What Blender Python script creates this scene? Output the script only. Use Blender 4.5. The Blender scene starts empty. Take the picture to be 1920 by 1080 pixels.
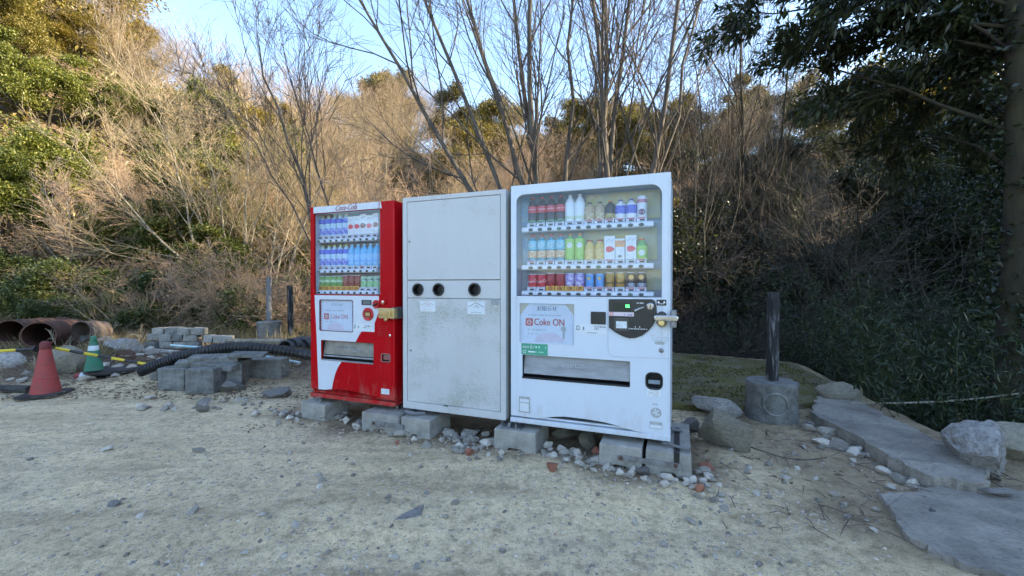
import bpy, bmesh, math, random
import numpy as np
from mathutils import Vector, Matrix

SC = bpy.context.scene
COL = SC.collection
random.seed(7)
RNG = np.random.default_rng(11)

# ------------------------------------------------------------------ camera, sky, sun, exposure
FPX, PITCH, CAMH = 800.0, math.radians(0.57), 1.24
cam_data = bpy.data.cameras.new("camera")
cam_data.sensor_width = 36.0
cam_data.lens = 36.0 * FPX / 1920.0
cam_data.clip_start, cam_data.clip_end = 0.05, 1000.0
cam = bpy.data.objects.new("camera", cam_data)
cam.location = (0, 0, CAMH)
cam.rotation_euler = (math.pi / 2 - PITCH, 0, 0)
COL.objects.link(cam)
SC.camera = cam

SUN_AZ, SUN_EL = math.radians(90), math.radians(27)       # azimuth clockwise from +Y (the viewing direction)
world = bpy.data.worlds.new("World")
SC.world = world
world.use_nodes = True
wn = world.node_tree.nodes
sky = wn.new("ShaderNodeTexSky")
sky.sky_type = 'NISHITA'
sky.sun_disc = False
sky.sun_elevation, sky.sun_rotation = SUN_EL, SUN_AZ
sky.altitude, sky.air_density, sky.dust_density, sky.ozone_density = 100, 1.0, 0.35, 1.2
wn["Background"].inputs["Strength"].default_value = 0.15
world.node_tree.links.new(sky.outputs[0], wn["Background"].inputs["Color"])
sl = bpy.data.lights.new("sun", 'SUN')
sl.energy, sl.angle, sl.color = 4.7, math.radians(0.5), (1.0, 0.84, 0.58)
sun = bpy.data.objects.new("sun", sl)
sd = Vector((math.sin(SUN_AZ) * math.cos(SUN_EL), math.cos(SUN_AZ) * math.cos(SUN_EL), math.sin(SUN_EL)))
sun.rotation_euler = sd.to_track_quat('Z', 'Y').to_euler()
sun.location = (20, -10, 20)
COL.objects.link(sun)
SC.view_settings.view_transform = 'Standard'
SC.view_settings.look = 'None'
SC.view_settings.gamma = 1.0
SC.view_settings.use_curve_mapping = False
SC.view_settings.exposure = 2.06
SC.render.engine = 'CYCLES'
SC.cycles.max_bounces = 4
SC.cycles.diffuse_bounces = 2
SC.cycles.glossy_bounces = 2
SC.cycles.use_adaptive_sampling = True
SC.cycles.adaptive_threshold = 0.03
SC.cycles.transparent_max_bounces = 8
SC.cycles.use_denoising = True

# ------------------------------------------------------------------ placement helpers (photograph pixel -> point in the place)
_cp, _sp = math.cos(PITCH), math.sin(PITCH)
def ray(px, py):
    a, b = (px - 960) / FPX, (540 - py) / FPX
    return Vector((a, _cp + b * _sp, -_sp + b * _cp))
def P(px, py, y):
    d = ray(px, py)
    return Vector((0, 0, CAMH)) + d * (y / d.y)
def G(px, py, z=0.0):
    d = ray(px, py)
    return Vector((0, 0, CAMH)) + d * ((z - CAMH) / d.z)

# ------------------------------------------------------------------ materials
def nt(name):
    m = bpy.data.materials.new(name)
    m.use_nodes = True
    return m, m.node_tree.nodes, m.node_tree.links, m.node_tree.nodes["Principled BSDF"]
def node(ns, kind, **kw):
    n = ns.new(kind)
    for k, v in kw.items():
        if k in n.inputs.keys(): n.inputs[k].default_value = v
        else: setattr(n, k, v)
    return n
def ramp(ns, stops, interp='LINEAR'):
    r = ns.new("ShaderNodeValToRGB")
    r.color_ramp.interpolation = interp
    el = r.color_ramp.elements
    while len(el) < len(stops): el.new(0.5)
    for e, (p, c) in zip(el, stops):
        e.position = p
        e.color = (c[0], c[1], c[2], 1) if not isinstance(c, (int, float)) else (c, c, c, 1)
    return r
def mixc(ns, ls, fac, a, b, mode='MIX'):
    n = ns.new("ShaderNodeMix"); n.data_type = 'RGBA'; n.blend_type = mode
    for sock, v in ((n.inputs[0], fac), (n.inputs[6], a), (n.inputs[7], b)):
        if hasattr(v, 'is_linked'): ls.new(v, sock)
        elif isinstance(v, (int, float)): sock.default_value = v
        else: sock.default_value = (v[0], v[1], v[2], 1)
    return n.outputs[2]
def noise(ns, ls, scale, detail=4, rough=.6, coord='Object', stretch=None):
    tc = ns.new("ShaderNodeTexCoord")
    n = node(ns, "ShaderNodeTexNoise", Scale=scale, Detail=detail, Roughness=rough)
    src = tc.outputs[coord]
    if stretch:
        mp = ns.new("ShaderNodeMapping"); mp.inputs['Scale'].default_value = stretch
        ls.new(src, mp.inputs[0]); src = mp.outputs[0]
    ls.new(src, n.inputs['Vector'])
    return n.outputs[0]
def pbr(name, col, rough=.6, metal=0., var=.12, vs=6., bump=0., bs=60., col2=None, lo=.4, hi=.65, island=None, stretch=None, coat=0., spec=.5, obj_rand=0., dist=.01, speck=0., mud=0.):
    """paint / stone / metal: base colour with worn second colour, fine relief"""
    m, ns, ls, b = nt(name)
    f = noise(ns, ls, vs, 6, .65, stretch=stretch)
    r = ramp(ns, [(lo, 0.), (hi, 1.)]); ls.new(f, r.inputs[0])
    c2 = col2 or tuple(c * (1 - var) for c in col)
    c = mixc(ns, ls, r.outputs[0], col, c2)
    if speck:
        sn = noise(ns, ls, bs * 2.2, 3, .7); sr = ramp(ns, [(.30, 1 - speck), (.48, 1.), (.60, 1.), (.75, 1 + speck * .6)]); ls.new(sn, sr.inputs[0])
        c = mixc(ns, ls, 1., c, sr.outputs[0], 'MULTIPLY')
    if mud:      # dust and splashed soil low on the cabinet, in runs of their own
        tc = ns.new("ShaderNodeTexCoord"); sp_ = ns.new("ShaderNodeSeparateXYZ"); ls.new(tc.outputs['Object'], sp_.inputs[0])
        mn = noise(ns, ls, 14, 6, .7, stretch=(1, 1, .35)); mm = node(ns, "ShaderNodeMath", operation='MULTIPLY_ADD'); ls.new(sp_.outputs[2], mm.inputs[0]); mm.inputs[1].default_value = -1.1
        ls.new(mn, mm.inputs[2]); mr = ramp(ns, [(.34, 0.), (.62, mud)]); ls.new(mm.outputs[0], mr.inputs[0])
        c = mixc(ns, ls, mr.outputs[0], c, (.36, .31, .24))
        wn_ = noise(ns, ls, 5, 6, .75, stretch=(3, 1, .25)); wr = ramp(ns, [(.55, 0.), (.80, mud * .35)]); ls.new(wn_, wr.inputs[0])
        c = mixc(ns, ls, wr.outputs[0], c, (.36, .33, .28))
    if island:
        g = ns.new("ShaderNodeNewGeometry")
        rr = ramp(ns, island); ls.new(g.outputs['Random Per Island'], rr.inputs[0])
        c = mixc(ns, ls, .75, c, rr.outputs[0])
    if obj_rand:
        oi = ns.new("ShaderNodeObjectInfo")
        rr = ramp(ns, [(0, 1 - obj_rand), (1, 1 + obj_rand)]); ls.new(oi.outputs['Random'], rr.inputs[0])
        c = mixc(ns, ls, 1., c, rr.outputs[0], 'MULTIPLY')
    ls.new(c, b.inputs['Base Color'])
    b.inputs['Roughness'].default_value = rough
    b.inputs['Metallic'].default_value = metal
    b.inputs['Coat Weight'].default_value = coat
    b.inputs['Specular IOR Level'].default_value = spec
    if bump:
        bn = noise(ns, ls, bs, 5, .6, stretch=stretch)
        bu = node(ns, "ShaderNodeBump", Strength=bump, Distance=dist)
        ls.new(bn, bu.inputs['Height']); ls.new(bu.outputs[0], b.inputs['Normal'])
    return m
def leafmat(name, stops, trans=.35, rough=.45, obj=.25):
    m, ns, ls, b = nt(name)
    g = ns.new("ShaderNodeNewGeometry")
    rr = ramp(ns, stops); ls.new(g.outputs['Random Per Island'], rr.inputs[0])
    oi = ns.new("ShaderNodeObjectInfo")
    r2 = ramp(ns, [(0, (1 - obj, 1 - obj, 1 - obj)), (1, (1 + obj, 1 + obj * .6, 1))]); ls.new(oi.outputs['Random'], r2.inputs[0])
    c = mixc(ns, ls, 1., rr.outputs[0], r2.outputs[0], 'MULTIPLY')
    ls.new(c, b.inputs['Base Color']); b.inputs['Roughness'].default_value = rough
    tr = ns.new("ShaderNodeBsdfTranslucent")
    tc = mixc(ns, ls, 1., c, (1.5, 1.5, .7), 'MULTIPLY'); ls.new(tc, tr.inputs[0])
    mx = ns.new("ShaderNodeMixShader"); mx.inputs[0].default_value = trans
    ls.new(b.outputs[0], mx.inputs[1]); ls.new(tr.outputs[0], mx.inputs[2])
    ls.new(mx.outputs[0], ns["Material Output"].inputs[0])
    return m
def glassmat(name, haze=.04, tint=(.93, .96, 1)):
    m, ns, ls, b = nt(name)
    t = ns.new("ShaderNodeBsdfTransparent"); t.inputs[0].default_value = (*tint, 1)
    g = ns.new("ShaderNodeBsdfGlossy"); g.inputs['Roughness'].default_value = .03
    d = ns.new("ShaderNodeBsdfDiffuse"); d.inputs[0].default_value = (.75, .8, .85, 1)
    fr = node(ns, "ShaderNodeFresnel", IOR=1.5)
    ge = ns.new("ShaderNodeNewGeometry"); fm = node(ns, "ShaderNodeMath", operation='MULTIPLY_ADD'); fm.inputs[1].default_value = -1; fm.inputs[2].default_value = 1
    ls.new(ge.outputs['Backfacing'], fm.inputs[0])        # only the outer face of the pane mirrors
    fx = node(ns, "ShaderNodeMath", operation='MULTIPLY'); ls.new(fr.outputs[0], fx.inputs[0]); ls.new(fm.outputs[0], fx.inputs[1])
    m1 = ns.new("ShaderNodeMixShader"); ls.new(fx.outputs[0], m1.inputs[0]); ls.new(t.outputs[0], m1.inputs[1]); ls.new(g.outputs[0], m1.inputs[2])
    nf = noise(ns, ls, 3., 5, .7)
    r = ramp(ns, [(.35, haze * .4), (.75, haze * 1.6)]); ls.new(nf, r.inputs[0])
    m2 = ns.new("ShaderNodeMixShader"); ls.new(r.outputs[0], m2.inputs[0]); ls.new(m1.outputs[0], m2.inputs[1]); ls.new(d.outputs[0], m2.inputs[2])
    ls.new(m2.outputs[0], ns["Material Output"].inputs[0])
    return m

M = {}
M['white'] = pbr("white_enamel", (.61, .66, .735), .32, var=.04, vs=2.5, bump=.02, bs=3, mud=.32)
M['white2'] = pbr("white_plastic", (.60, .64, .70), .4, var=.06, vs=9)
M['red'] = pbr("red_enamel", (.45, .002, .007), .38, var=.12, vs=3, spec=.1, mud=.3)
M['redplastic'] = pbr("red_plastic", (.55, .02, .02), .35)
M['black'] = pbr("black_plastic", (.012, .012, .014), .35, col2=(.025, .025, .027))
M['dark'] = pbr("dark_recess", (.03, .03, .032), .7)
M['slotgrey'] = pbr("slot_flap_grey", (.30, .31, .33), .35, col2=(.20, .20, .21), vs=5, stretch=(1, 1, 4))
M['slotbrown'] = pbr("slot_flap_dusty", (.25, .23, .19), .4, col2=(.13, .12, .10), vs=9)
M['chrome'] = pbr("chrome", (.75, .74, .72), .18, 1., var=.2, vs=14)
M['brass'] = pbr("brass", (.72, .58, .30), .3, 1., var=.25, vs=20)
M['steel'] = pbr("galvanised_steel", (.28, .29, .30), .5, .6, col2=(.16, .14, .13), vs=14, bump=.1)
M['rustbolt'] = pbr("rusty_bolt", (.12, .06, .04), .8, .2, bump=.3)
M['glass'] = glassmat("display_glass", .018)
M['clear'] = glassmat("clear_cover", .05)
M['displayback'] = pbr("display_back_blue", (.36, .46, .54), .5, col2=(.50, .54, .56), vs=7)
M['displayyellow'] = pbr("display_back_faded_yellow", (.62, .55, .24), .55, col2=(.52, .53, .40), vs=7, lo=.35, hi=.62)
M['stain'] = pbr("yellow_stain", (.62, .50, .16), .6, col2=(.70, .66, .45), vs=12)
M['rail'] = pbr("shelf_rail_white", (.76, .77, .79), .3, var=.06)
M['button'] = pbr("button_dark_green", (.02, .035, .03), .25)
M['buttongreen'] = pbr("button_green", (.06, .16, .08), .25)  # greener button colour, given to some buttons at random
M['paper'] = pbr("poster_paper", (.74, .74, .76), .5, col2=(.66, .70, .74), vs=5, lo=.35, hi=.7)
M['posterpink'] = pbr("poster_pink_arc", (.74, .62, .66), .5)
M['postercorner'] = pbr("poster_gold_corner", (.66, .56, .38), .5)
M['inkred'] = pbr("ink_red", (.60, .10, .08), .5)
M['inkgrey'] = pbr("ink_grey", (.20, .21, .24), .5)
M['inklight'] = pbr("ink_light_grey", (.45, .47, .50), .5)
M['inkblue'] = pbr("ink_blue", (.10, .18, .42), .5)
M['inkblack'] = pbr("ink_black", (.02, .02, .025), .5)
M['inkwhite'] = pbr("ink_white", (.8, .8, .8), .5)
M['stickergreen'] = pbr("sticker_green", (.06, .33, .22), .45, var=.1)
M['stickerwhite'] = pbr("sticker_white", (.66, .70, .74), .5, var=.1)
M['stickergrey'] = pbr("sticker_grey", (.40, .42, .42), .5, var=.25, vs=30)
M['stickerpink'] = pbr("sticker_pale_pink", (.70, .58, .62), .5)
M['gap'] = pbr("seam_gap_grey", (.10, .11, .12), .7)  # dark grey of the grille slats and the door catch
M['seam'] = pbr("pressed_seam", (.55, .57, .60), .5)
M['orangecard'] = pbr("price_card_orange", (.80, .40, .03), .5, var=.15, vs=60)
M['card'] = pbr("price_card", (.72, .74, .78), .5, var=.05)
m, ns, ls, b = nt("green_led"); b.inputs['Base Color'].default_value = (.02, .2, .05, 1); b.inputs['Emission Color'].default_value = (.15, 1, .3, 1); b.inputs['Emission Strength'].default_value = .8
M['led'] = m
# bin: white sheet steel freckled with grey-green mildew
def mildew(name, amount, base=(.53, .53, .535)):
    m, ns, ls, b = nt(name)
    f1 = noise(ns, ls, 90, 6, .75); f2 = noise(ns, ls, 3.2, 5, .6)
    mu = node(ns, "ShaderNodeMath", operation='MULTIPLY'); ls.new(f1, mu.inputs[0]); ls.new(f2, mu.inputs[1])
    r = ramp(ns, [(.30 - amount, 0.), (.40 - amount * .6, 1.)]); ls.new(mu.outputs[0], r.inputs[0])
    f3 = noise(ns, ls, 2.2, 5, .65, stretch=(1.5, 1, .5))
    r3 = ramp(ns, [(.40, 0.), (.72, .25 + amount)]); ls.new(f3, r3.inputs[0])
    c = mixc(ns, ls, r3.outputs[0], base, (.38, .39, .37))
    c = mixc(ns, ls, r.outputs[0], c, (.33, .34, .30))
    ls.new(c, b.inputs['Base Color']); b.inputs['Roughness'].default_value = .45
    return m
M['bin'] = mildew("bin_white", .0)
M['binlow'] = mildew("bin_white_mildewed", .055)
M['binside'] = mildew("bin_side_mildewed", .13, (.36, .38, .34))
M['concrete'] = pbr("concrete_cast", (.37, .35, .31), .9, col2=(.20, .19, .165), vs=9, lo=.38, hi=.72, bump=.8, bs=60, obj_rand=.12, speck=.35)
M['concdark'] = pbr("concrete_weathered", (.24, .24, .225), .95, col2=(.10, .10, .09), vs=11, lo=.38, hi=.7, bump=1., bs=45, obj_rand=.2, speck=.45)
M['slab'] = pbr("concrete_slab_worn", (.31, .28, .235), .95, col2=(.15, .135, .115), vs=3.5, lo=.36, hi=.7, bump=.9, bs=22, dist=.02, speck=.4)
M['slabedge'] = pbr("concrete_slab_broken_edge", (.20, .17, .13), .95, col2=(.11, .09, .07), vs=7, bump=1., bs=30)
M['mossslab'] = pbr("mossy_concrete", (.125, .112, .028), .95, col2=(.16, .14, .09), vs=3.2, lo=.45, hi=.6, bump=1., bs=26, dist=.04, speck=.8)
M['rockpale'] = pbr("pale_rock", (.47, .45, .42), .9, col2=(.22, .20, .18), vs=6, lo=.38, hi=.7, bump=1., bs=14, dist=.03, obj_rand=.15, speck=.3)
M['rocktan'] = pbr("tan_rock", (.36, .32, .24), .9, col2=(.20, .185, .15), vs=6, lo=.38, hi=.7, bump=1., bs=14, dist=.03, obj_rand=.15, speck=.3)
M['rockgrey'] = pbr("grey_rock", (.28, .265, .245), .9, col2=(.14, .13, .12), vs=6, lo=.38, hi=.7, bump=1., bs=14, dist=.03, obj_rand=.15, speck=.3)
M['rockred'] = pbr("brick_red_stone", (.33, .13, .08), .9, bump=.6, bs=25, obj_rand=.2)
M['cobble'] = pbr("loose_stone", (.52, .47, .40), .88, col2=(.29, .26, .215), vs=9, bump=.6, bs=40, obj_rand=.5, speck=.3)
M['gravel'] = pbr("gravel", (.32, .31, .29), .9, vs=30, island=[(0, (.23, .19, .15)), (.3, (.35, .285, .22)), (.55, (.45, .365, .27)), (.8, (.55, .45, .33)), (.95, (.66, .56, .44)), (1, (.40, .22, .14))])
M['timber'] = pbr("charred_timber", (.016, .016, .017), .75, col2=(.16, .16, .17), vs=9, lo=.52, hi=.62, stretch=(3, 3, .4), bump=.5, bs=30)
M['postgrey'] = pbr("grey_post", (.16, .16, .17), .8, bump=.3)
M['rope'] = pbr("pale_rope", (.33, .31, .24), .9)
M['rust'] = pbr("rusted_pipe", (.12, .055, .035), .85, col2=(.05, .03, .024), vs=5, bump=.5, bs=30)
M['rustgrey'] = pbr("rusted_pipe_faded", (.17, .13, .10), .85, col2=(.08, .05, .035), vs=4, bump=.5, bs=30)
M['conered'] = pbr("cone_red_faded", (.36, .05, .045), .7, col2=(.22, .06, .05), vs=14, lo=.42, hi=.7, speck=.3, bump=.2)
M['conedark'] = pbr("cone_tip_dark_red", (.16, .03, .03), .7)
M['conegreen'] = pbr("cone_green", (.03, .19, .11), .7, col2=(.07, .15, .11), vs=14, lo=.42, hi=.7, speck=.3, bump=.2)
M['conewhite'] = pbr("cone_white_band", (.62, .68, .70), .6)
M['rubber'] = pbr("black_rubber", (.016, .016, .017), .8, col2=(.05, .048, .045), vs=9, bump=.3)
M['corr'] = pbr("black_corrugated_plastic", (.010, .010, .012), .42, col2=(.03, .03, .03), vs=12)
M['yellow'] = pbr("yellow_plastic", (.62, .47, .03), .5, var=.2)
M['cyanpole'] = pbr("pale_blue_plastic", (.30, .55, .58), .5, col2=(.65, .68, .68), vs=4)
M['tilegrey'] = pbr("grey_roof_tile", (.06, .062, .065), .6, var=.3, bump=.2)
M['soilbrown'] = pbr("brown_soil", (.13, .10, .07), 1., bump=.8)
M['barkpale'] = pbr("bark_pale_tan", (.30, .26, .19), .9, col2=(.14, .115, .085), vs=9, bump=.4, bs=30, stretch=(1, 1, .3), obj_rand=.15)  # pale tan bark of slope trees, sapling and log
M['twigpale'] = pbr("twig_tan", (.34, .265, .165), .9, var=.3, vs=2, obj_rand=.2)
M['twigpink'] = pbr("twig_pinkish", (.36, .255, .18), .9, var=.3, vs=2, obj_rand=.2)
M['barkgrey'] = pbr("bark_grey", (.12, .10, .08), .9, col2=(.055, .046, .038), vs=7, bump=.5, bs=25, stretch=(1, 1, .3))
M['twiggrey'] = pbr("twig_grey_brown", (.13, .10, .08), .9, var=.3, vs=2)
M['barkdark'] = pbr("bark_dark", (.022, .018, .012), .95, col2=(.045, .04, .02), vs=5, bump=.8, bs=25, stretch=(1, 1, .25))
M['twigdark'] = pbr("twig_dark", (.085, .07, .062), .95, var=.3, vs=2)
M['strawdry'] = pbr("dry_stalk", (.40, .34, .24), .9, var=.3)
M['litter'] = leafmat("dry_leaf_litter", [(0, (.08, .055, .035)), (.5, (.15, .105, .07)), (1, (.26, .20, .14))], .1, .8, 0)
M['leafyellow'] = leafmat("leaf_yellow_green", [(0, (.10, .095, .018)), (.5, (.22, .185, .042)), (1, (.36, .29, .085))], .3)
M['leafmid'] = leafmat("leaf_mid_green", [(0, (.045, .065, .014)), (.6, (.12, .145, .035)), (1, (.24, .25, .07))], .3)
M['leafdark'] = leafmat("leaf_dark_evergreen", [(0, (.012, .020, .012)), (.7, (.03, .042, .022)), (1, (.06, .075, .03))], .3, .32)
M['leafolive'] = leafmat("leaf_olive", [(0, (.05, .05, .014)), (.6, (.13, .115, .032)), (1, (.23, .19, .06))], .3)
M['leafshrub'] = leafmat("leaf_glossy_shrub", [(0, (.035, .055, .018)), (.6, (.10, .13, .045)), (1, (.24, .27, .12))], .25, .3)
M['bamboo'] = leafmat("leaf_bamboo_grass", [(0, (.010, .020, .008)), (.6, (.026, .045, .016)), (.95, (.05, .07, .028)), (1, (.20, .18, .10))], .25, .4, 0)

M['drygrass'] = leafmat("dry_grass_blades", [(0, (.13, .095, .05)), (.6, (.26, .20, .11)), (.9, (.36, .30, .18)), (1, (.12, .15, .05))], .2, .8, 0)
M['mossleaf'] = leafmat("moss_tufts", [(0, (.05, .05, .012)), (.5, (.11, .10, .025)), (.8, (.16, .13, .06)), (1, (.22, .17, .11))], .1, .9, 0)

# ------------------------------------------------------------------ mesh helpers
class MB:
    def __init__(s): s.v = []; s.f = []
    def add(s, v, f):
        o = len(s.v); s.v += [tuple(p) for p in v]; s.f += [tuple(i + o for i in q) for q in f]; return s
    def box(s, x0, y0, z0, x1, y1, z1):
        v = [(x, y, z) for z in (z0, z1) for y in (y0, y1) for x in (x0, x1)]
        return s.add(v, [(0, 2, 3, 1), (4, 5, 7, 6), (0, 1, 5, 4), (2, 6, 7, 3), (0, 4, 6, 2), (1, 3, 7, 5)])
    def prism(s, pts, y0, y1):
        """closed convex-ish polygon in (x,z), extruded from y0 to y1"""
        n = len(pts); v = [(x, y0, z) for x, z in pts] + [(x, y1, z) for x, z in pts]
        f = [tuple(range(n)), tuple(range(2 * n - 1, n - 1, -1))] + [(i, i + n, (i + 1) % n + n, (i + 1) % n) for i in range(n)]
        return s.add(v, f)
    def plate(s, outer, holes, y0, y1):
        bm = bmesh.new(); loops = []
        for lp in [outer] + holes:
            vs = [bm.verts.new((x, 0, z)) for x, z in lp]
            for i in range(len(vs)): bm.edges.new((vs[i], vs[(i + 1) % len(vs)]))
            loops.append(len(vs))
        bm.verts.index_update()
        bmesh.ops.triangle_fill(bm, use_beauty=True, use_dissolve=False, edges=bm.edges[:])
        pts = [(v.co.x, v.co.z) for v in bm.verts]; tris = [tuple(v.index for v in f.verts) for f in bm.faces]
        bm.free(); n = len(pts)
        v = [(x, y0, z) for x, z in pts] + [(x, y1, z) for x, z in pts]
        f = tris + [tuple(i + n for i in reversed(t)) for t in tris]
        o = 0
        for L in loops:
            f += [(o + i, o + i + n, o + (i + 1) % L + n, o + (i + 1) % L) for i in range(L)]; o += L
        return s.add(v, f)
    def ring(s, outer, inner, y0, y1):
        n = len(outer)
        v = [(x, y0, z) for x, z in outer] + [(x, y0, z) for x, z in inner] + [(x, y1, z) for x, z in outer] + [(x, y1, z) for x, z in inner]
        f = []
        for i in range(n):
            j = (i + 1) % n
            f += [(i, j, j + n, i + n), (i + 2 * n, i + 3 * n, j + 3 * n, j + 2 * n), (i, i + 2 * n, j + 2 * n, j), (i + n, j + n, j + 3 * n, i + 3 * n)]
        return s.add(v, f)
    def lathe(s, prof, seg=12, c=(0, 0, 0), sx=1., sy=1.):
        v = []
        for r, z in prof:
            for k in range(seg):
                a = 2 * math.pi * k / seg; v.append((c[0] + r * sx * math.cos(a), c[1] + r * sy * math.sin(a), c[2] + z))
        f = [(i * seg + k, i * seg + (k + 1) % seg, (i + 1) * seg + (k + 1) % seg, (i + 1) * seg + k) for i in range(len(prof) - 1) for k in range(seg)]
        f += [tuple(range(seg - 1, -1, -1)), tuple((len(prof) - 1) * seg + k for k in range(seg))]
        return s.add(v, f)
    def disc_y(s, x, z, r, y0, y1, seg=20, r1=None):
        r1 = r if r1 is None else r1
        return s.cone_y(x, z, [(r1, y0), (r, y1)], seg)
    def cone_y(s, x, z, prof, seg=20):
        v = []
        for r, y in prof:
            for k in range(seg):
                a = 2 * math.pi * k / seg; v.append((x + r * math.cos(a), y, z + r * math.sin(a)))
        n = len(prof)
        f = [(i * seg + k, i * seg + (k + 1) % seg, (i + 1) * seg + (k + 1) % seg, (i + 1) * seg + k) for i in range(n - 1) for k in range(seg)]
        f += [tuple(range(seg - 1, -1, -1)), tuple((n - 1) * seg + k for k in range(seg))]
        return s.add(v, f)
    def tube(s, pts, rad, seg=8, cap=True):
        pts = [Vector(p) for p in pts]; n = len(pts)
        rad = rad if hasattr(rad, '__len__') else [rad] * n
        v = []; up = Vector((.13, .21, 1))
        for i, p in enumerate(pts):
            t = (pts[min(i + 1, n - 1)] - pts[max(i - 1, 0)]).normalized()
            u = t.cross(up if abs(t.dot(up.normalized())) < .95 else Vector((1, .1, 0))).normalized(); w = t.cross(u)
            for k in range(seg):
                a = 2 * math.pi * k / seg; v.append(p + (u * math.cos(a) + w * math.sin(a)) * rad[i])
        f = [(i * seg + k, i * seg + (k + 1) % seg, (i + 1) * seg + (k + 1) % seg, (i + 1) * seg + k) for i in range(n - 1) for k in range(seg)]
        if cap: f += [tuple(range(seg - 1, -1, -1)), tuple((n - 1) * seg + k for k in range(seg))]
        return s.add(v, f)
    def mesh(s, name):
        me = bpy.data.meshes.new(name); me.from_pydata(s.v, [], s.f); me.update()
        bm = bmesh.new(); bm.from_mesh(me); bmesh.ops.recalc_face_normals(bm, faces=bm.faces[:]); bm.to_mesh(me); bm.free()
        return me
    def build(s, name, mat, parent=None, smooth=False, bevel=0.):
        o = link(name, s.mesh(name), mat, parent, smooth, bevel)
        if name in ('small_print', 'vent_grille', 'sticker_print', 'yellow_stain', 'worn_lettering', 'recycling_print', 'warning_print', 'card_print'): o['kind'] = 'stuff'
        return o
def link(name, me, mat, parent=None, smooth=False, bevel=0.):
    o = bpy.data.objects.new(name, me); COL.objects.link(o)
    if not me.materials: me.materials.append(M[mat] if isinstance(mat, str) else mat)
    if parent is not None: o.parent = parent
    if smooth:
        me.polygons.foreach_set('use_smooth', [True] * len(me.polygons))
        if smooth != 'all': me.set_sharp_from_angle(angle=math.radians(40))
    if bevel:
        bv = o.modifiers.new("bevel", 'BEVEL'); bv.width = bevel; bv.segments = 2; bv.limit_method = 'ANGLE'; bv.angle_limit = math.radians(40)
    return o
def tag(o, label=None, cat=None, group=None, kind=None):
    for k, v in (('label', label), ('category', cat), ('group', group), ('kind', kind)):
        if v: o[k] = v
    return o
def empty(name, loc, rz=0., label=None, cat=None, group=None):
    o = bpy.data.objects.new(name, None); COL.objects.link(o); o.location = loc; o.rotation_euler = (0, 0, rz); o.empty_display_size = .1
    return tag(o, label, cat, group)
def copy_tree(o, parent=None):
    c = o.copy(); COL.objects.link(c); c.parent = parent
    for ch in o.children: copy_tree(ch, c)
    return c
def rrect(x0, z0, x1, z1, r, n=6):
    r = r if hasattr(r, '__len__') else [r] * 4       # bl, br, tr, tl
    out = []
    for (cx, cz, a0), rr in zip(((x0, z0, 180), (x1, z0, 270), (x1, z1, 0), (x0, z1, 90)), r):
        cx += rr if cx == x0 else -rr; cz += rr if cz == z0 else -rr
        for k in range(n + 1):
            a = math.radians(a0 + 90 * k / n); out.append((cx + rr * math.cos(a), cz + rr * math.sin(a)))
    return out
_textcache = {}
def text_flat(body, size, shear=0., align='CENTER'):
    key = (body, size, shear, align)
    if key in _textcache: return _textcache[key]
    cu = bpy.data.curves.new("lettering", 'FONT'); cu.body = body; cu.size = size; cu.shear = shear; cu.align_x = align; cu.align_y = 'CENTER'; cu.resolution_u = 3
    o = bpy.data.objects.new("lettering_tmp", cu); COL.objects.link(o)
    dg = bpy.context.evaluated_depsgraph_get()
    me = bpy.data.meshes.new_from_object(o.evaluated_get(dg))
    r = ([tuple(v.co) for v in me.vertices], [tuple(p.vertices) for p in me.polygons])
    bpy.data.objects.remove(o); bpy.data.meshes.remove(me); bpy.data.curves.remove(cu)
    _textcache[key] = r
    return r
def text_on(mb, body, size, x, z, y, shear=0., align='CENTER', sx=1., bold=0., rot=0.):
    v, f = text_flat(body, size, shear, align)
    c, s_ = math.cos(rot), math.sin(rot)
    for dx in ([0] if not bold else [-bold, 0, bold]):
        mb.add([(x + (p[0] * sx * c - p[1] * s_) + dx, y - abs(dx) * .05, z + p[0] * sx * s_ + p[1] * c) for p in v], f)
    return mb
def dashes(mb, x0, x1, z, y, h, rng, fill=.75):
    """an illegible line of small print"""
    x = x0
    while x < x1:
        w = h * rng.uniform(.6, 1.6)
        if rng.random() < fill: mb.box(x, y, z - h / 2, min(x + w, x1), y + .0012, z + h / 2)
        x += w + h * rng.uniform(.25, .8)
    return mb

# ------------------------------------------------------------------ the ground: one sheet, yard + ravine + wooded slopes
def sstep(a, b, x):
    t = np.clip((x - a) / (b - a), 0, 1); return t * t * (3 - 2 * t)
_perm = np.random.default_rng(5).random((64, 64))
def vnoise(x, y):
    xi, yi = np.floor(x).astype(int), np.floor(y).astype(int); fx, fy = x - xi, y - yi
    fx, fy = fx * fx * (3 - 2 * fx), fy * fy * (3 - 2 * fy)
    g = lambda a, b: _perm[a % 64, b % 64]
    return (g(xi, yi) * (1 - fx) + g(xi + 1, yi) * fx) * (1 - fy) + (g(xi, yi + 1) * (1 - fx) + g(xi + 1, yi + 1) * fx) * fy - .5
RAVINE = [(4.45, 6.75), (3.62, 3.95), (3.5, 3.5), (4.3, 3.55), (9.5, 3.0), (15, 6), (13, 13), (7, 13.5), (2.6, 9.2), (2.9, 7.7)]
def poly_inside_dist(px, py, poly):
    inside = np.zeros(px.shape, bool); dist = np.full(px.shape, 1e9)
    n = len(poly)
    for i in range(n):
        (x0, y0), (x1, y1) = poly[i], poly[(i + 1) % n]
        c = ((y0 > py) != (y1 > py)) & (px < (x1 - x0) * (py - y0) / (y1 - y0 + 1e-12) + x0)
        inside ^= c
        t = np.clip(((px - x0) * (x1 - x0) + (py - y0) * (y1 - y0)) / ((x1 - x0) ** 2 + (y1 - y0) ** 2), 0, 1)
        dist = np.minimum(dist, np.hypot(px - x0 - t * (x1 - x0), py - y0 - t * (y1 - y0)))
    return np.where(inside, dist, -dist)
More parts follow.
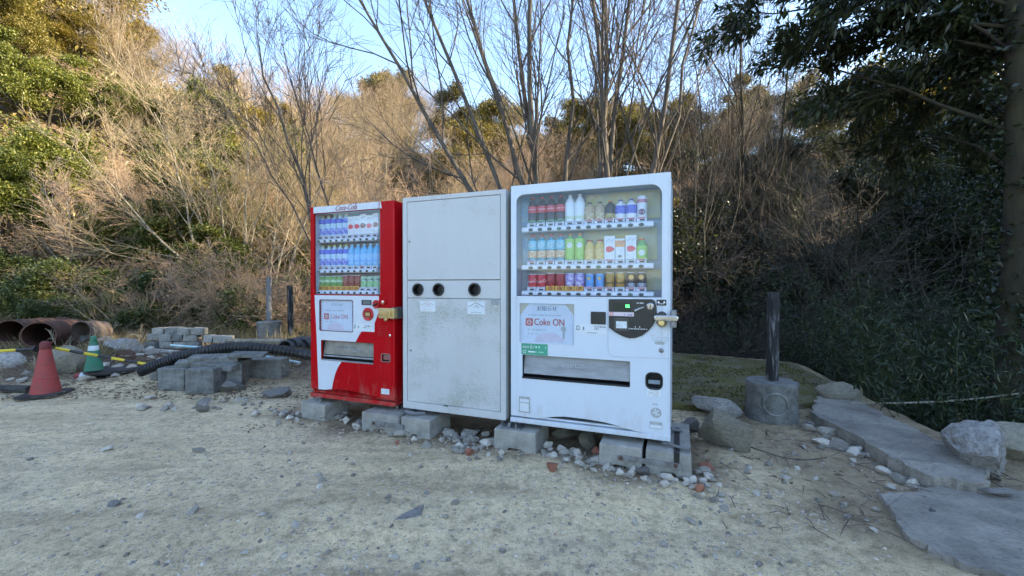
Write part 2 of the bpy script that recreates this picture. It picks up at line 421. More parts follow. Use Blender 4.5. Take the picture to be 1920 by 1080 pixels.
AMP_T = [-180, -130, -95, -70, -48, -38, -28, -14, -4, 6, 20, 35, 50, 64, 80, 112, 125, 150, 180]
AMP_H = [0, 3, 12, 17, 17.5, 13.5, 13.5, 12.5, 12, 11.5, 11.5, 11.5, 10, 8, 7, 7, 5, 2, 0]
def terrain(x, y):
    x = np.asarray(x, float); y = np.asarray(y, float)
    d = np.hypot(x, y); th = np.degrees(np.arctan2(x, y))
    amp = np.interp(th, AMP_T, AMP_H)
    d0 = np.interp(th, [-180, -70, -40, 0, 40, 90, 180], [16, 12.5, 11, 11, 12, 10, 14]); d1 = np.interp(th, [-180, -60, 0, 60, 90, 180], [50, 40, 40, 40, 38, 50])
    z = amp * sstep(d0, d1, d) ** .9
    z = z + 22 * sstep(10, 36, x) * sstep(8.6, 6.6, y) * sstep(-22, -14, y) + 5.5 * np.exp(-((x - 18) / 5.) ** 2) * sstep(6, 8, y) * sstep(18, 13, y)  # unseen ridge and bump at right, added to shade yard and wood
    wild = sstep(10, 18, d)
    z = z + wild * (vnoise(x * .16, y * .16) * 1.6 + vnoise(x * .5 + 9, y * .5) * .5)
    # yard: nearly level, small undulation
    z = z + (1 - wild) * (vnoise(x * .9, y * .9 + 3) * .05 + vnoise(x * 3.1, y * 3.1) * .018 + vnoise(x * 9, y * 9) * .006)
    rut = lambda c0: np.exp(-((y - c0 - .12 * x - .05 * np.sin(x * .9)) / .16) ** 2)
    z = z - (1 - wild) * .022 * (rut(2.05) + rut(1.45)) * sstep(2.6, 1.2, x)
    # debris bank at the left
    bank = sstep(4.7, 6.2, y - .05 * x) * sstep(-1.6, -3.2, x) * (1 - wild)
    z = z + bank * (.10 + .12 * vnoise(x * 1.3 + 4, y * 1.3))
    ra = poly_inside_dist(x, y, RAVINE)
    z = z - 1.7 * sstep(.05, .9, ra)
    # dip a little under the row of machines
    return z
def tz(x, y): return float(terrain(np.array([x]), np.array([y]))[0])

def spaced(n, near, far, k):
    t = np.linspace(-1, 1, n); return np.sinh(t * k) / math.sinh(k) * far
gx = spaced(330, 0, 130, 5.0); gy = spaced(330, 0, 130, 5.0) + 3.5
X, Y = np.meshgrid(gx, gy); Z = terrain(X, Y)
nx, ny = len(gx), len(gy)
vv = np.stack([X.ravel(), Y.ravel(), Z.ravel()], 1)
ii = (np.arange(ny - 1)[:, None] * nx + np.arange(nx - 1)[None, :]).ravel()
ff = np.stack([ii, ii + 1, ii + 1 + nx, ii + nx], 1)
def np_mesh(name, v, f, uniform=True):
    """fast mesh from arrays; f is (n,k)"""
    me = bpy.data.meshes.new(name); n, k = f.shape
    me.vertices.add(len(v)); me.vertices.foreach_set('co', np.ascontiguousarray(v, np.float32).ravel())
    me.loops.add(n * k); me.loops.foreach_set('vertex_index', np.ascontiguousarray(f, np.int32).ravel())
    me.polygons.add(n); me.polygons.foreach_set('loop_start', np.arange(0, n * k, k, dtype=np.int32))
    me.update(calc_edges=True); return me
gm = np_mesh("ground", vv, ff)
D = np.hypot(vv[:, 0], vv[:, 1])
litter = np.clip(sstep(4.9, 5.9, vv[:, 1] + vnoise(vv[:, 0] * 1.1, vv[:, 1] * 1.1) * 1.2) * sstep(-.4, -2.6, vv[:, 0]) + sstep(7.0, 8.5, vv[:, 1]) + sstep(10, 14, D), 0, 1)
litter = np.maximum(litter, sstep(-.1, .3, poly_inside_dist(vv[:, 0], vv[:, 1], RAVINE)))
# darker damp soil along the slab on the right
damp = sstep(1.25, 2.0, vv[:, 0] + .6 * vnoise(vv[:, 0] * 2.2, vv[:, 1] * 2.2)) * sstep(1.75, 2.35, vv[:, 1] + .5 * vnoise(vv[:, 0] * 2, vv[:, 1] * 2 + 7)) * .62
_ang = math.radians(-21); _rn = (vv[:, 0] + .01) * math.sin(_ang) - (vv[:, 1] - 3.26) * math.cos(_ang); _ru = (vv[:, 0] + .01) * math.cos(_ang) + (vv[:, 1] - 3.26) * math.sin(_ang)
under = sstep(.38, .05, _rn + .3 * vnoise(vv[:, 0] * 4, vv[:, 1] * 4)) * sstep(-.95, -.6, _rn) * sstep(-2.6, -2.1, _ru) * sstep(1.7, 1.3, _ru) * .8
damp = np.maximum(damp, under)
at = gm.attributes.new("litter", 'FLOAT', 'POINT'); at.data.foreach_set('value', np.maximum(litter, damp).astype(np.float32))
m, ns, ls, b = nt("sandy_yard_and_leaf_litter")
f1 = noise(ns, ls, .7, 6, .6); f2 = noise(ns, ls, 9, 8, .7); f3 = noise(ns, ls, 55, 6, .75); f4 = noise(ns, ls, 190, 3, .7)
r1 = ramp(ns, [(.32, (.60, .475, .30)), (.5, (.76, .61, .39)), (.70, (.68, .56, .375))]); ls.new(f1, r1.inputs[0])
r2 = ramp(ns, [(.34, (.60, .59, .60)), (.5, (1, 1, 1)), (.7, (1.12, 1.10, 1.08))]); ls.new(f2, r2.inputs[0])
c = mixc(ns, ls, .75, r1.outputs[0], r2.outputs[0], 'MULTIPLY')
r3 = ramp(ns, [(.33, (.30, .29, .30)), (.43, (1, 1, 1)), (.60, (1, 1, 1)), (.70, (1.5, 1.5, 1.5))]); ls.new(f3, r3.inputs[0])  # dark pits paint small relief shadows into the sand's colour
c = mixc(ns, ls, .8, c, r3.outputs[0], 'MULTIPLY')
r4 = ramp(ns, [(.3, (.45, .45, .46)), (.48, (1, 1, 1)), (.70, (1.4, 1.4, 1.4))]); ls.new(f4, r4.inputs[0])
c = mixc(ns, ls, .7, c, r4.outputs[0], 'MULTIPLY')
f5 = noise(ns, ls, 24, 6, .7); r6 = ramp(ns, [(.36, (.58, .54, .51)), (.52, (1, 1, 1)), (.70, (1.1, 1.1, 1.1))]); ls.new(f5, r6.inputs[0])
c = mixc(ns, ls, .7, c, r6.outputs[0], 'MULTIPLY')
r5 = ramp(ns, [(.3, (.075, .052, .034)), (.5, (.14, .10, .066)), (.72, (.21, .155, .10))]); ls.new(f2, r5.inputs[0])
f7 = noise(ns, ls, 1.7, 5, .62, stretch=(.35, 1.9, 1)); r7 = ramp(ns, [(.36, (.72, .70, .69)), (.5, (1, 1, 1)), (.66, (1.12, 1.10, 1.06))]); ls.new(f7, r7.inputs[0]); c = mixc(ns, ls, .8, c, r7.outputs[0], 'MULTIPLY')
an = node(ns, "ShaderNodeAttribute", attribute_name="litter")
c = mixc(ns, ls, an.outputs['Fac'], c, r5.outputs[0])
ls.new(c, b.inputs['Base Color']); b.inputs['Roughness'].default_value = .95; b.inputs['Specular IOR Level'].default_value = .2
bu = node(ns, "ShaderNodeBump", Strength=.85, Distance=.018); ls.new(f3, bu.inputs['Height'])
bu2 = node(ns, "ShaderNodeBump", Strength=.6, Distance=.03); ls.new(f2, bu2.inputs['Height']); ls.new(bu.outputs[0], bu2.inputs['Normal']); ls.new(bu2.outputs[0], b.inputs['Normal'])
ground = tag(link("ground", gm, m, smooth='all'), "sandy gravel yard running into leaf-littered wooded slopes", kind='structure')

# concrete slabs at the right, along the drop
def slab(name, pts, z1, z0, mat, label, n_side=10, jitter=.014, zt=None, edge=None):
    """flat slab from an outline in plan, broken edge"""
    rng = np.random.default_rng(len(label)); out = []
    for i in range(len(pts)):
        a, c_ = Vector(pts[i]), Vector(pts[(i + 1) % len(pts)])
        for k in range(n_side):
            q = a.lerp(c_, k / n_side); out.append((q.x + rng.normal() * jitter, q.y + rng.normal() * jitter))
    mb = MB(); n = len(out)
    # inner inset ring so that the rim is slightly rounded off
    cx = sum(p[0] for p in out) / n; cy = sum(p[1] for p in out) / n
    bm = bmesh.new(); vs = [bm.verts.new((x, y, 0)) for x, y in out]
    for i in range(n): bm.edges.new((vs[i], vs[(i + 1) % n]))
    bm.verts.index_update(); bmesh.ops.triangle_fill(bm, use_beauty=True, edges=bm.edges[:])
    tris = [tuple(v.index for v in f.verts) for f in bm.faces]; bm.free()
    top = [z1 + (zt[0] * (x - cx) + zt[1] * (y - cy) if zt else 0) + rng.normal() * .004 for x, y in out]
    mb.add([(x, y, t) for (x, y), t in zip(out, top)] + [(x + rng.normal() * .012, y + rng.normal() * .012, (t + z0) * .5) for (x, y), t in zip(out, top)] + [(x, y, z0) for x, y in out],
           tris + [(i + k * n, (i + 1) % n + k * n, (i + 1) % n + (k + 1) * n, i + (k + 1) * n) for i in range(n) for k in (0, 1)])
    o = mb.build(name, mat, bevel=.009)
    return tag(o, label, kind='structure')
g = lambda x, y, z=0.: tuple(G(x, y, z)[:2])
slab("slab", [g(1522, 772, .07), g(1640, 838, .07), g(1742, 893, .07), g(1846, 915, .04), g(1850, 884, .07), g(1775, 832, .07), g(1690, 792, .07), g(1612, 752, .07), g(1535, 742, .07)], .07, -1.5, 'slab', "narrow worn concrete coping slab along the drop")
slab("slab", [g(1205, 757, .06), g(1400, 760, .06), g(1548, 752, .06), g(1606, 748, .06), g(1552, 712, .07), g(1484, 676, .08), g(1255, 659, .08), g(1120, 655, .08)], .055, -1.5, 'mossslab', "mossy brown concrete slab behind the white machine", 9)
slab("slab", [g(1655, 935), g(1700, 1010), g(1800, 1062), g(1990, 1110), g(2150, 1000), g(2000, 925), g(1860, 925), g(1760, 915)], .014, -.3, 'slab', "sunken concrete slab at the lower right corner", 10, .010)

# ------------------------------------------------------------------ the row of machines
MB_Z = .19                                         # underside of the machines above the yard
_w0 = G(957, 790, MB_Z); _w1 = G(1257.5, 828, MB_Z)
ROW_ANG = math.atan2(_w1.y - _w0.y, _w1.x - _w0.x)
U = Vector((math.cos(ROW_ANG), math.sin(ROW_ANG), 0)); N = Vector((math.sin(ROW_ANG), -math.cos(ROW_ANG), 0))
def row(px, py, off=0.):
    """photograph pixel -> (distance along the row from the white machine's left edge, height above its underside) on the front plane"""
    d = ray(px, py); o = Vector((0, 0, CAMH)); p0 = _w0 + N * off
    t = (p0 - o).dot(N) / d.dot(N); q = o + d * t
    return (q - _w0).dot(U), q.z - MB_Z
class Mach:
    """a cabinet in the row; local x to the right, y into the cabinet, z up"""
    def __init__(s, name, px_left, px_right, label, cat):
        s.s0 = row(px_left, 700)[0]; s.W = row(px_right, 700)[0] - s.s0
        p = _w0 + U * s.s0
        s.root = empty(name, (p.x, p.y, MB_Z), ROW_ANG, label, cat)
    def q(s, px, py, off=0.):
        a, z = row(px, py, off); return a - s.s0, z
    def rect(s, x0, y0, x1, y1):
        """pixel box -> local x0,z0,x1,z1"""
        ym = (y0 + y1) / 2
        a, _ = s.q(x0, ym); c_, _ = s.q(x1, ym); xm = (x0 + x1) / 2
        return a, s.q(xm, y1)[1], c_, s.q(xm, y0)[1]
    def plate(s, name, px, mat, y0=-.002, y1=.001, parent=None, r=.003, n=3, bevel=0.):
        x0, z0, x1, z1 = s.rect(*px)
        mb = MB(); mb.prism(rrect(x0, z0, x1, z1, r, n), y0, y1)
        return mb.build(name, mat, parent or s.root, bevel=bevel), (x0, z0, x1, z1)
    def world(s, x, y, z): return Vector(s.root.location) + U * x - N * y + Vector((0, 0, z))

def recess(mb, x0, z0, x1, z1, y0, y1):
    """five sided box open to the front"""
    v = [(x0, y0, z0), (x1, y0, z0), (x1, y0, z1), (x0, y0, z1), (x0, y1, z0), (x1, y1, z0), (x1, y1, z1), (x0, y1, z1)]
    return mb.add(v, [(4, 5, 6, 7), (0, 1, 5, 4), (1, 2, 6, 5), (2, 3, 7, 6), (3, 0, 4, 7)])
prng = random.Random(3)

# drink samples ---------------------------------------------------------------------------------------------
def lathe_me(key, prof, seg=14, sx=1., sy=1.):
    return MB().lathe(prof, seg, sx=sx, sy=sy).mesh(key)
def colmat(name, c, rough=.3, c2=None, vs=40, stretch=None): 
    br = lambda q: tuple(min(.8, v * 1.3) for v in q) if q else None
    if name not in M: M[name] = pbr(name, br(c), rough, col2=br(c2), vs=vs, stretch=stretch)
    return name
def wrap_text(mb, body, size, r, z, sx=1., shear=.3, rot=0.):
    v, f = text_flat(body, size, shear, 'CENTER')
    out = []
    for p in v:
        a = (p[0] * sx * math.cos(rot) - p[1] * math.sin(rot)) / r - math.pi / 2
        out.append((r * math.cos(a), r * math.sin(a), z + p[1] * math.cos(rot) + p[0] * sx * math.sin(rot)))
    return mb.add(out, f)
_drinks = {}
def drink(kind):
    """prototype parts of one drink sample: list of (part name, mesh, material)"""
    if kind in _drinks: return _drinks[kind]
    H = []
    def bottle(h, r, body, label, cap, lz=(.42, .68), neck=.34, extra=None, band=None):
        pr = [(r * .80, 0), (r, .006), (r * .97, h * .2), (r, h * .40), (r * .93, h * .44), (r, h * .70), (r * .72, h * .82), (r * neck, h * .91), (r * neck, h * .94)]
        H.append(("body", lathe_me(kind, pr), body))
        H.append(("label", lathe_me(kind, [(r * 1.015, h * lz[0]), (r * 1.02, h * (lz[0] + .01)), (r * 1.02, h * (lz[1] - .01)), (r * 1.0, h * lz[1])]), label))
        H.append(("cap", lathe_me(kind, [(r * neck * 1.12, h * .935), (r * neck * 1.15, h * .94), (r * neck * 1.15, h * .995), (r * neck, h)]), cap))
        if band: H.append(("label_band", lathe_me(kind, [(r * 1.025, h * band[0]), (r * 1.03, h * (band[0] + .01)), (r * 1.03, h * (band[1] - .01)), (r * 1.02, h * band[1])]), band[2]))
    def can(h, r, body, mark=None, rim='steelcan', band=None):
        H.append(("body", lathe_me(kind, [(r * .85, 0), (r, h * .05), (r, h * .92), (r * .86, h * .97)], 16), body))
        H.append(("lid", lathe_me(kind, [(r * .88, h * .965), (r * .9, h), (r * .82, h), (r * .8, h * .985)], 16), rim))
        if band: H.append(("label_band", lathe_me(kind, [(r * 1.0, h * band[0]), (r * 1.015, h * (band[0] + .01)), (r * 1.015, h * (band[1] - .01)), (r * 1.0, h * band[1])], 16), band[2]))
    def front_disc(r, z, rad, mat, wob=0, name='emblem'):
        mb = MB(); n = 14; pts = [(0, 0)]
        for k in range(n): 
            a = 2 * math.pi * k / n; q = rad * (1 + wob * math.cos(3 * a)); pts.append((q * math.cos(a), q * math.sin(a)))
        v = [(r * math.cos(x / r - math.pi / 2), r * math.sin(x / r - math.pi / 2), z + zz) for x, zz in pts]
        mb.add(v, [(0, k + 1, (k + 1) % n + 1) for k in range(n)]); H.append((name, mb.mesh(kind), mat))
    def carton(w, d, h, body, mark, mz, mr, top=None):
        H.append(("body", MB().box(-w / 2, -d / 2, 0, w / 2, d / 2, h).mesh(kind), body))
        mb = MB(); n = 12; mb.prism([(mr * (1 + .18 * math.cos(3 * 2 * math.pi * k / n)) * math.cos(2 * math.pi * k / n), mz + mr * .8 * math.sin(2 * math.pi * k / n)) for k in range(n)], -d / 2 - .0015, -d / 2); H.append(("emblem", mb.mesh(kind), mark))
        if top: H.append(("label_band", MB().box(-w / 2 - .001, -d / 2 - .001, h * .66, w / 2 + .001, d / 2 + .001, h * .93).mesh(kind), top))
        mb = MB()
        for k in range(4): mb.tube([(-w * .32 + w * .2 * k, -d / 2 - .001, h * (.78 + .05 * (k % 2))), (-w * .2 + w * .2 * k, -d / 2 - .001, h * (.86 + .05 * (k % 2)))], .0014, 4)
        H.append(("print", mb.mesh(kind), 'inkblue'))
    C = colmat
    C('steelcan', (.6, .6, .6), .3)
    white = C('capwhite', (.75, .76, .78))
    if kind == 'cola':
        bottle(.215, .033, C('cola', (.030, .012, .010), .12), C('colalabel', (.50, .03, .035)), C('capred', (.55, .03, .02)), (.46, .68), band=(.14, .20, C('leafgreen', (.05, .18, .09))))
        mb = MB(); wrap_text(mb, "Coca-Cola", .017, .0345, .123, shear=.45, sx=.85); H.append(("lettering", mb.mesh(kind), 'inkwhite'))
    elif kind == 'water':
        bottle(.215, .034, C('waterpale', (.60, .62, .74), .2, (.68, .72, .76)), C('waterlabel', (.62, .70, .72), .3, (.55, .62, .80)), white, (.30, .72), band=(.18, .28, C('waterfloral', (.60, .58, .36), .4, (.35, .50, .40))))
    elif kind == 'milktea':
        bottle(.15, .034, C('milktea', (.42, .30, .17)), C('milktealabel', (.52, .42, .24), .4, (.22, .13, .06), 60), C('capdark', (.05, .035, .03)), (.15, .55))
    elif kind == 'coffeeb':
        bottle(.155, .034, C('coffeeb', (.035, .025, .02)), C('coffeeblabel', (.45, .33, .10), .4, (.05, .035, .02), 50), C('caporange', (.60, .22, .04)), (.12, .40))
    elif kind == 'bluebottle':
        bottle(.155, .034, C('bluebody', (.62, .66, .74)), C('bluelabel', (.06, .07, .36), .3, (.12, .16, .5), 70), C('capblue', (.05, .06, .25)), (.36, .72), band=(.05, .12, 'capblue'))
    elif kind == 'circlecan':
        can(.17, .030, C('paleca', (.68, .66, .66), .35), band=(.72, .86, C('mauve', (.45, .16, .22))))
        front_disc(.0312, .06, .021, C('plum', (.14, .06, .10)))
    elif kind == 'barley':
        bottle(.215, .033, C('teal', (.05, .24, .32), .2), C('teallabel', (.10, .36, .44), .3, (.20, .48, .55), 50), C('capred', (.55, .03, .02)), (.50, .80), band=(.22, .46, C('grainpic', (.45, .24, .12), .4, (.62, .50, .34), 70)))
        mb = MB()
        for rr in (.010, .018): mb.tube([( .0345 * math.cos(rr * math.cos(a) / .0345 - math.pi / 2), .0345 * math.sin(rr * math.cos(a) / .0345 - math.pi / 2), .138 + rr * math.sin(a)) for a in [i * .45 for i in range(-3, 11)]], .0015, 4)
        H.append(("emblem", mb.mesh(kind), 'inkwhite'))
    elif kind == 'greentea':
        bottle(.215, .033, C('green', (.12, .34, .08), .2), C('greenlabel', (.20, .42, .08), .3, (.36, .50, .10), 30), C('caporange2', (.75, .20, .04)), (.16, .82))
        front_disc(.0345, .130, .019, C('paletea', (.62, .72, .58)))
    elif kind == 'apple':
        bottle(.165, .034, C('apple', (.55, .38, .10), .2), C('applelabel', (.60, .45, .16), .3, (.45, .25, .08), 60), C('capwine', (.32, .03, .05)), (.12, .60), neck=.5)
    elif kind == 'greensmall':
        bottle(.16, .034, C('green', (.12, .34, .08), .2), C('greenlabel', (.20, .42, .08)), C('caporange3', (.75, .13, .05)), (.10, .70), neck=.46); front_disc(.0355, .065, .020, C('paletea', (.62, .72, .58)))
    elif kind == 'cartonred': carton(.064, .04, .185, C('cartonwhite', (.74, .75, .78)), C('cartonred', (.60, .05, .07)), .095, .026)
    elif kind == 'cartonorange': carton(.056, .045, .165, C('cartoncream', (.68, .66, .62)), C('inkgreyc', (.18, .16, .16)), .045, .012, C('orangeband', (.62, .28, .12)))
    elif kind == 'cartonphoto': carton(.056, .04, .20, C('cartonwhite', (.74, .75, .78)), C('photodark', (.12, .10, .09), .4, (.40, .12, .08), 40), .10, .028)
    elif kind == 'colacan':
        can(.118, .032, C('canred', (.50, .015, .03)))
        mb = MB(); wrap_text(mb, "Coca-Cola", .030, .0325, .066, shear=.45, rot=.15, sx=.8); H.append(("lettering", mb.mesh(kind), 'inkwhite'))
    elif kind == 'winecan':
        can(.118, .032, C('canwine', (.30, .008, .02), .3, (.38, .04, .03), 25)); mb = MB(); wrap_text(mb, "Coca-Cola", .030, .0325, .062, shear=.45, rot=.6, sx=.8); H.append(("lettering", mb.mesh(kind), C('inkwine', (.10, .01, .015))))
    elif kind == 'purplecan': can(.118, .032, C('canpurple', (.15, .06, .36), .3, (.62, .60, .72), 42), band=(.02, .10, C('whiteband', (.6, .6, .7))))
    elif kind == 'bluecan': can(.118, .0265, C('canblue', (.08, .26, .55), .3, (.20, .45, .62), 16), band=(.08, .24, C('bluered', (.30, .16, .42)))); front_disc(.0275, .085, .012, C('goldspot', (.6, .42, .12)))
    elif kind == 'goldcan': can(.125, .027, C('cangold', (.46, .27, .05), .3, (.30, .16, .03), 45), band=(.40, .46, C('blackband', (.03, .025, .02))))
    elif kind == 'blackcan':
        can(.125, .027, C('canblack', (.012, .012, .016), .25, (.03, .03, .035)), band=(.22, .42, C('greyband', (.35, .37, .42), .3, (.03, .03, .03), 70))); front_disc(.028, .092, .016, C('goldspot2', (.60, .36, .10)))
    elif kind == 'sport':
        bottle(.215, .034, C('sportbody', (.42, .56, .78), .2), C('sportlabel', (.05, .09, .42), .3, (.45, .50, .70), 30), C('caplime', (.48, .50, .10)), (.16, .42), band=(.62, .80, C('sportblue', (.06, .12, .50))))
    elif kind == 'aqua':
        bottle(.215, .034, C('aquabody', (.14, .42, .70), .2), C('aqualabel', (.12, .34, .64), .3, (.40, .60, .76), 20), C('capaqua', (.35, .55, .75)), (.16, .60))
    elif kind == 'greencan': can(.118, .032, C('cangreen', (.05, .22, .06), .3, (.32, .42, .08), 22), band=(.52, .72, C('limeband', (.52, .62, .42), .3, (.10, .30, .10), 60)))
    elif kind == 'winecan2': can(.125, .029, C('canwine2', (.20, .02, .02), .3, (.32, .12, .06), 25))
    elif kind == 'leafcan': can(.118, .031, C('canleaf', (.18, .42, .16), .3, (.50, .60, .45), 20), band=(.66, .84, C('blackspot', (.03, .06, .04), .3, (.5, .6, .5), 40)))
    _drinks[kind] = H
    return H
ORD = ["first", "second", "third", "fourth", "fifth", "sixth", "seventh", "eighth", "ninth", "tenth", "eleventh", "twelfth"]
DESC = dict(cola="dark cola bottle with red label", water="pale clear water bottle", milktea="tan milky drink bottle with dark cap", coffeeb="dark coffee bottle with orange cap", bluebottle="pale bottle with deep blue label",
            circlecan="pale can with plum disc", barley="teal tea bottle with red cap", greentea="green tea bottle with orange cap", apple="golden juice bottle with wine cap", greensmall="short green bottle with orange cap",
            cartonred="white carton with red splash", cartonorange="cream carton with orange band", cartonphoto="white carton with dark picture", colacan="red can with white script", winecan="dark red can with dark script", purplecan="purple and white can",
            bluecan="slim blue can", goldcan="slim golden brown can", blackcan="slim black can with gold disc", sport="blue sports bottle with lime cap", aqua="light blue water bottle", greencan="green and yellow can", winecan2="dark wine red can", leafcan="leaf green and white can")
def place_drink(mach, kind, x, y, z, i, rowname, which, tot):
    w = mach.world(x, y, z)
    nm = 'drink_can' if 'can' in kind else 'drink_carton' if 'carton' in kind else 'drink_bottle'
    pos = "far left" if i == 0 else "far right" if i == tot - 1 else ORD[i] + " from left"
    r = empty(nm, w, ROW_ANG + prng.uniform(-.12, .12), f"{DESC[kind]}, {pos} in {rowname} row of {which} machine", nm.split('_')[1], f"drinks on show in the {which} vending machine")
    r.scale = (1.15, 1.15, 1.04)
    for pn, me, mt in drink(kind):
        o = link(pn, me, mt, r, smooth=('carton' not in kind and pn not in ('lettering', 'emblem')))
def display_rows(mach, rows, which, z_glass_y, x_lim):
    """rows: (rail left px, rail right px, rail height m, drinks, button pixel xs, price flags, rowname)"""
    for (pl, pr, rh, kinds, bxs, cards, rn) in rows:
        xl, zl = mach.q(*pl, -.07); xr, zr = mach.q(*pr, -.07); zc = (zl + zr) / 2
        rail = MB(); prof = rrect(0, zc - rh / 2, 1, zc + rh / 2, rh * .3, 3)
        ya, yb = .045, .150
        sect = [(ya + .004, zc - rh / 2), (ya, zc - rh * .3), (ya, zc + rh * .2), (ya + .012, zc + rh / 2), (yb, zc + rh / 2), (yb, zc - rh / 2)]
        n = len(sect)
        rail.add([(xl, y, z) for y, z in sect] + [(xr, y, z) for y, z in sect], [tuple(range(n)), tuple(range(2 * n - 1, n - 1, -1))] + [(i, i + n, (i + 1) % n + n, (i + 1) % n) for i in range(n)])
        ro = rail.build("shelf_rail", 'rail', mach.root, bevel=.003)
        tot = len(kinds)
        for i, (k, bx) in enumerate(zip(kinds, bxs)):
            x = mach.q(bx, 500, -.065)[0]
            bm_ = MB(); w = .030 if tot == 12 else .022
            bm_.cone_y(0, 0, [(1, .003), (.96, -.004), (.7, -.006)], 16)
            bm_.v = [(x + a * w * .62, ya + y_, zc - rh * .12 + c_ * rh * .30) for a, y_, c_ in bm_.v]
            bm_.build("button", 'buttongreen' if prng.random() < .22 else 'button', ro, smooth=True)
            ch = .030; wcard = .5 * (x_lim[1] - x_lim[0]) / tot * .92
            cb = MB(); z0 = zc + rh / 2 + .001
            orange = cards[i] == 'o'
            cb.add([(x - wcard, ya + .012, z0), (x + wcard, ya + .012, z0), (x + wcard, ya + .020, z0 + ch * (1.25 if orange else 1)), (x - wcard, ya + .020, z0 + ch * (1.25 if orange else 1))], [(0, 1, 2, 3)])
            cb.add([(p[0], p[1] + .002, p[2]) for p in cb.v[:4]], [(3, 2, 1, 0)])
            co = cb.build("price_card", 'orangecard' if orange else 'card', ro)
            tb = MB()
            if orange:
                text_on(tb, "120", .034, x, z0 + ch * .55, ya + .014, sx=.8, bold=.0012)
                tb.v = [(a, ya + .0105 + (c_ - z0) * .2, c_) for a, y_, c_ in tb.v]
                tb.build("price", C_inkbrown, co)
            else:
                tb.box(x - wcard * .35, ya + .0105, z0 + ch * .10, x + wcard * .65, ya + .0145, z0 + ch * .50); tb.build("price", 'inkblack', co)
                t2 = MB(); t2.box(x - wcard * .8, ya + .0145, z0 + ch * .62, x + wcard * .8, ya + .019, z0 + ch * .90); t2.build("card_print", 'stickerred' if cards[i] == 'r' else 'inklight', co)
            place_drink(mach, k, x, .100, zc + rh / 2 + (.010 if orange else .004), i, rn, which, tot)
M['stickerred'] = pbr("sticker_red", (.60, .14, .18), .5)
C_inkbrown = pbr("ink_dark_red_brown", (.35, .03, .01), .5)

# ---------------------------------------------------------------- white vending machine
VW = Mach("vending_machine", 957, 1257.5, "wide white drinks vending machine with rounded display window", "vending machine")
W = VW.W; HW = row(957, 348)[1]
R = VW.root
wx0, wz0, wx1, wz1 = VW.q(968, 470)[0], (VW.q(968, 555)[1] + VW.q(1241, 558)[1]) / 2, VW.q(1241, 470)[0], VW.q(1228, 345)[1]
win = rrect(wx0, wz0, wx1, wz1, [.004, .004, .075, .06], 7)
sx0, sz0, sx1, sz1 = VW.q(979, 690)[0], VW.q(979, 707)[1], VW.q(1181, 690)[0], VW.q(979, 665)[1]
rx0, rz0, rx1, rz1 = VW.rect(1212, 700, 1241, 729)
px0, pz0, px1, pz1 = VW.rect(974, 569, 1077, 644)
slot = [(sx0, sz0), (sx1, sz0), (sx1, sz1), (sx0, sz1)]
cret = rrect(rx0, rz0, rx1, rz1, .035, 5)
post = rrect(px0, pz0, px1, pz1, .006, 2)
wave = [VW.q(*p) for p in ((968.3, 779.8), (1006, 785), (1021, 784), (1030, 782.8), (1039.6, 781.7), (1060, 781.7), (1096, 786), (1132, 791.9), (1148, 796), (1163.7, 801), (1191.5, 809), (1210, 812.2), (1249, 817.4))]
door_out = [(.003, wave[0][1])] + wave + [(W - .003, wave[-1][1]), (W - .003, HW - .004), (.003, HW - .004)]
door = MB(); door.plate(door_out, [win, slot, cret, post], 0, .022)
do = door.build("door", 'white', R, bevel=.004)
sh = MB(); sh.ring(rrect(.003, .04, W - .003, HW - .004, .004, 2), rrect(.02, .055, W - .02, HW - .02, .004, 2), .022, .20); sh.build("door_rim", 'white', R, bevel=.003)
cb = MB(); cb.box(0, .204, .03, W, .72, HW); cb.build("cabinet", 'white', R, bevel=.006)
kk = MB(); kk.box(0, -.006, 0, W, .16, .036); kk.build("kick_strip", 'white', R, bevel=.004)
gr = MB(); gr.box(.05, .05, .037, W - .05, .054, .16); gr.build("vent_recess", 'dark', R)
g2 = MB()
for k in range(46): g2.box(.26 + k * .016, .03, .037, .264 + k * .016, .046, .13)
g2.build("vent_grille", 'gap', R)
# seams pressed in the door
def seam(x0, z0, x1, z1, par, mt='seam'): q_ = MB(); q_.box(x0, -.0012, z0, x1, .001, z1); q_.build("door_seam", mt, par)
for a in ((969, 520), (1253.5, 520)):
    x = VW.q(*a)[0]; seam(x - .0012, .09, x + .0012, wz0 - .014 if a[0] < 1000 else HW * .98, R)
for xx in (988, 1216):
    x = VW.q(xx, 360)[0]; seam(x - .001, wz1 + .004, x + .001, HW - .004, R)
seam(.004, wz0 - .012, W - .012, wz0 - .0105, R)
fl = MB(); fx0, fz0 = VW.q(1140, 668); fx1 = W - .004; fz1 = VW.q(1140, 560)[1]
lp = [(fx0, fz1)] + [(fx0 + .05 * (1 - math.cos(a)), fz0 + .05 * (1 - math.sin(a))) for a in [i * math.pi / 16 for i in range(9)]] + [(fx1, VW.q(1255, 669)[1] * .5 + fz0 * .5)]
fl.tube([(x, -.0005, z) for x, z in lp], .0022, 5); fl.build("coin_door_seam", 'seam', R)
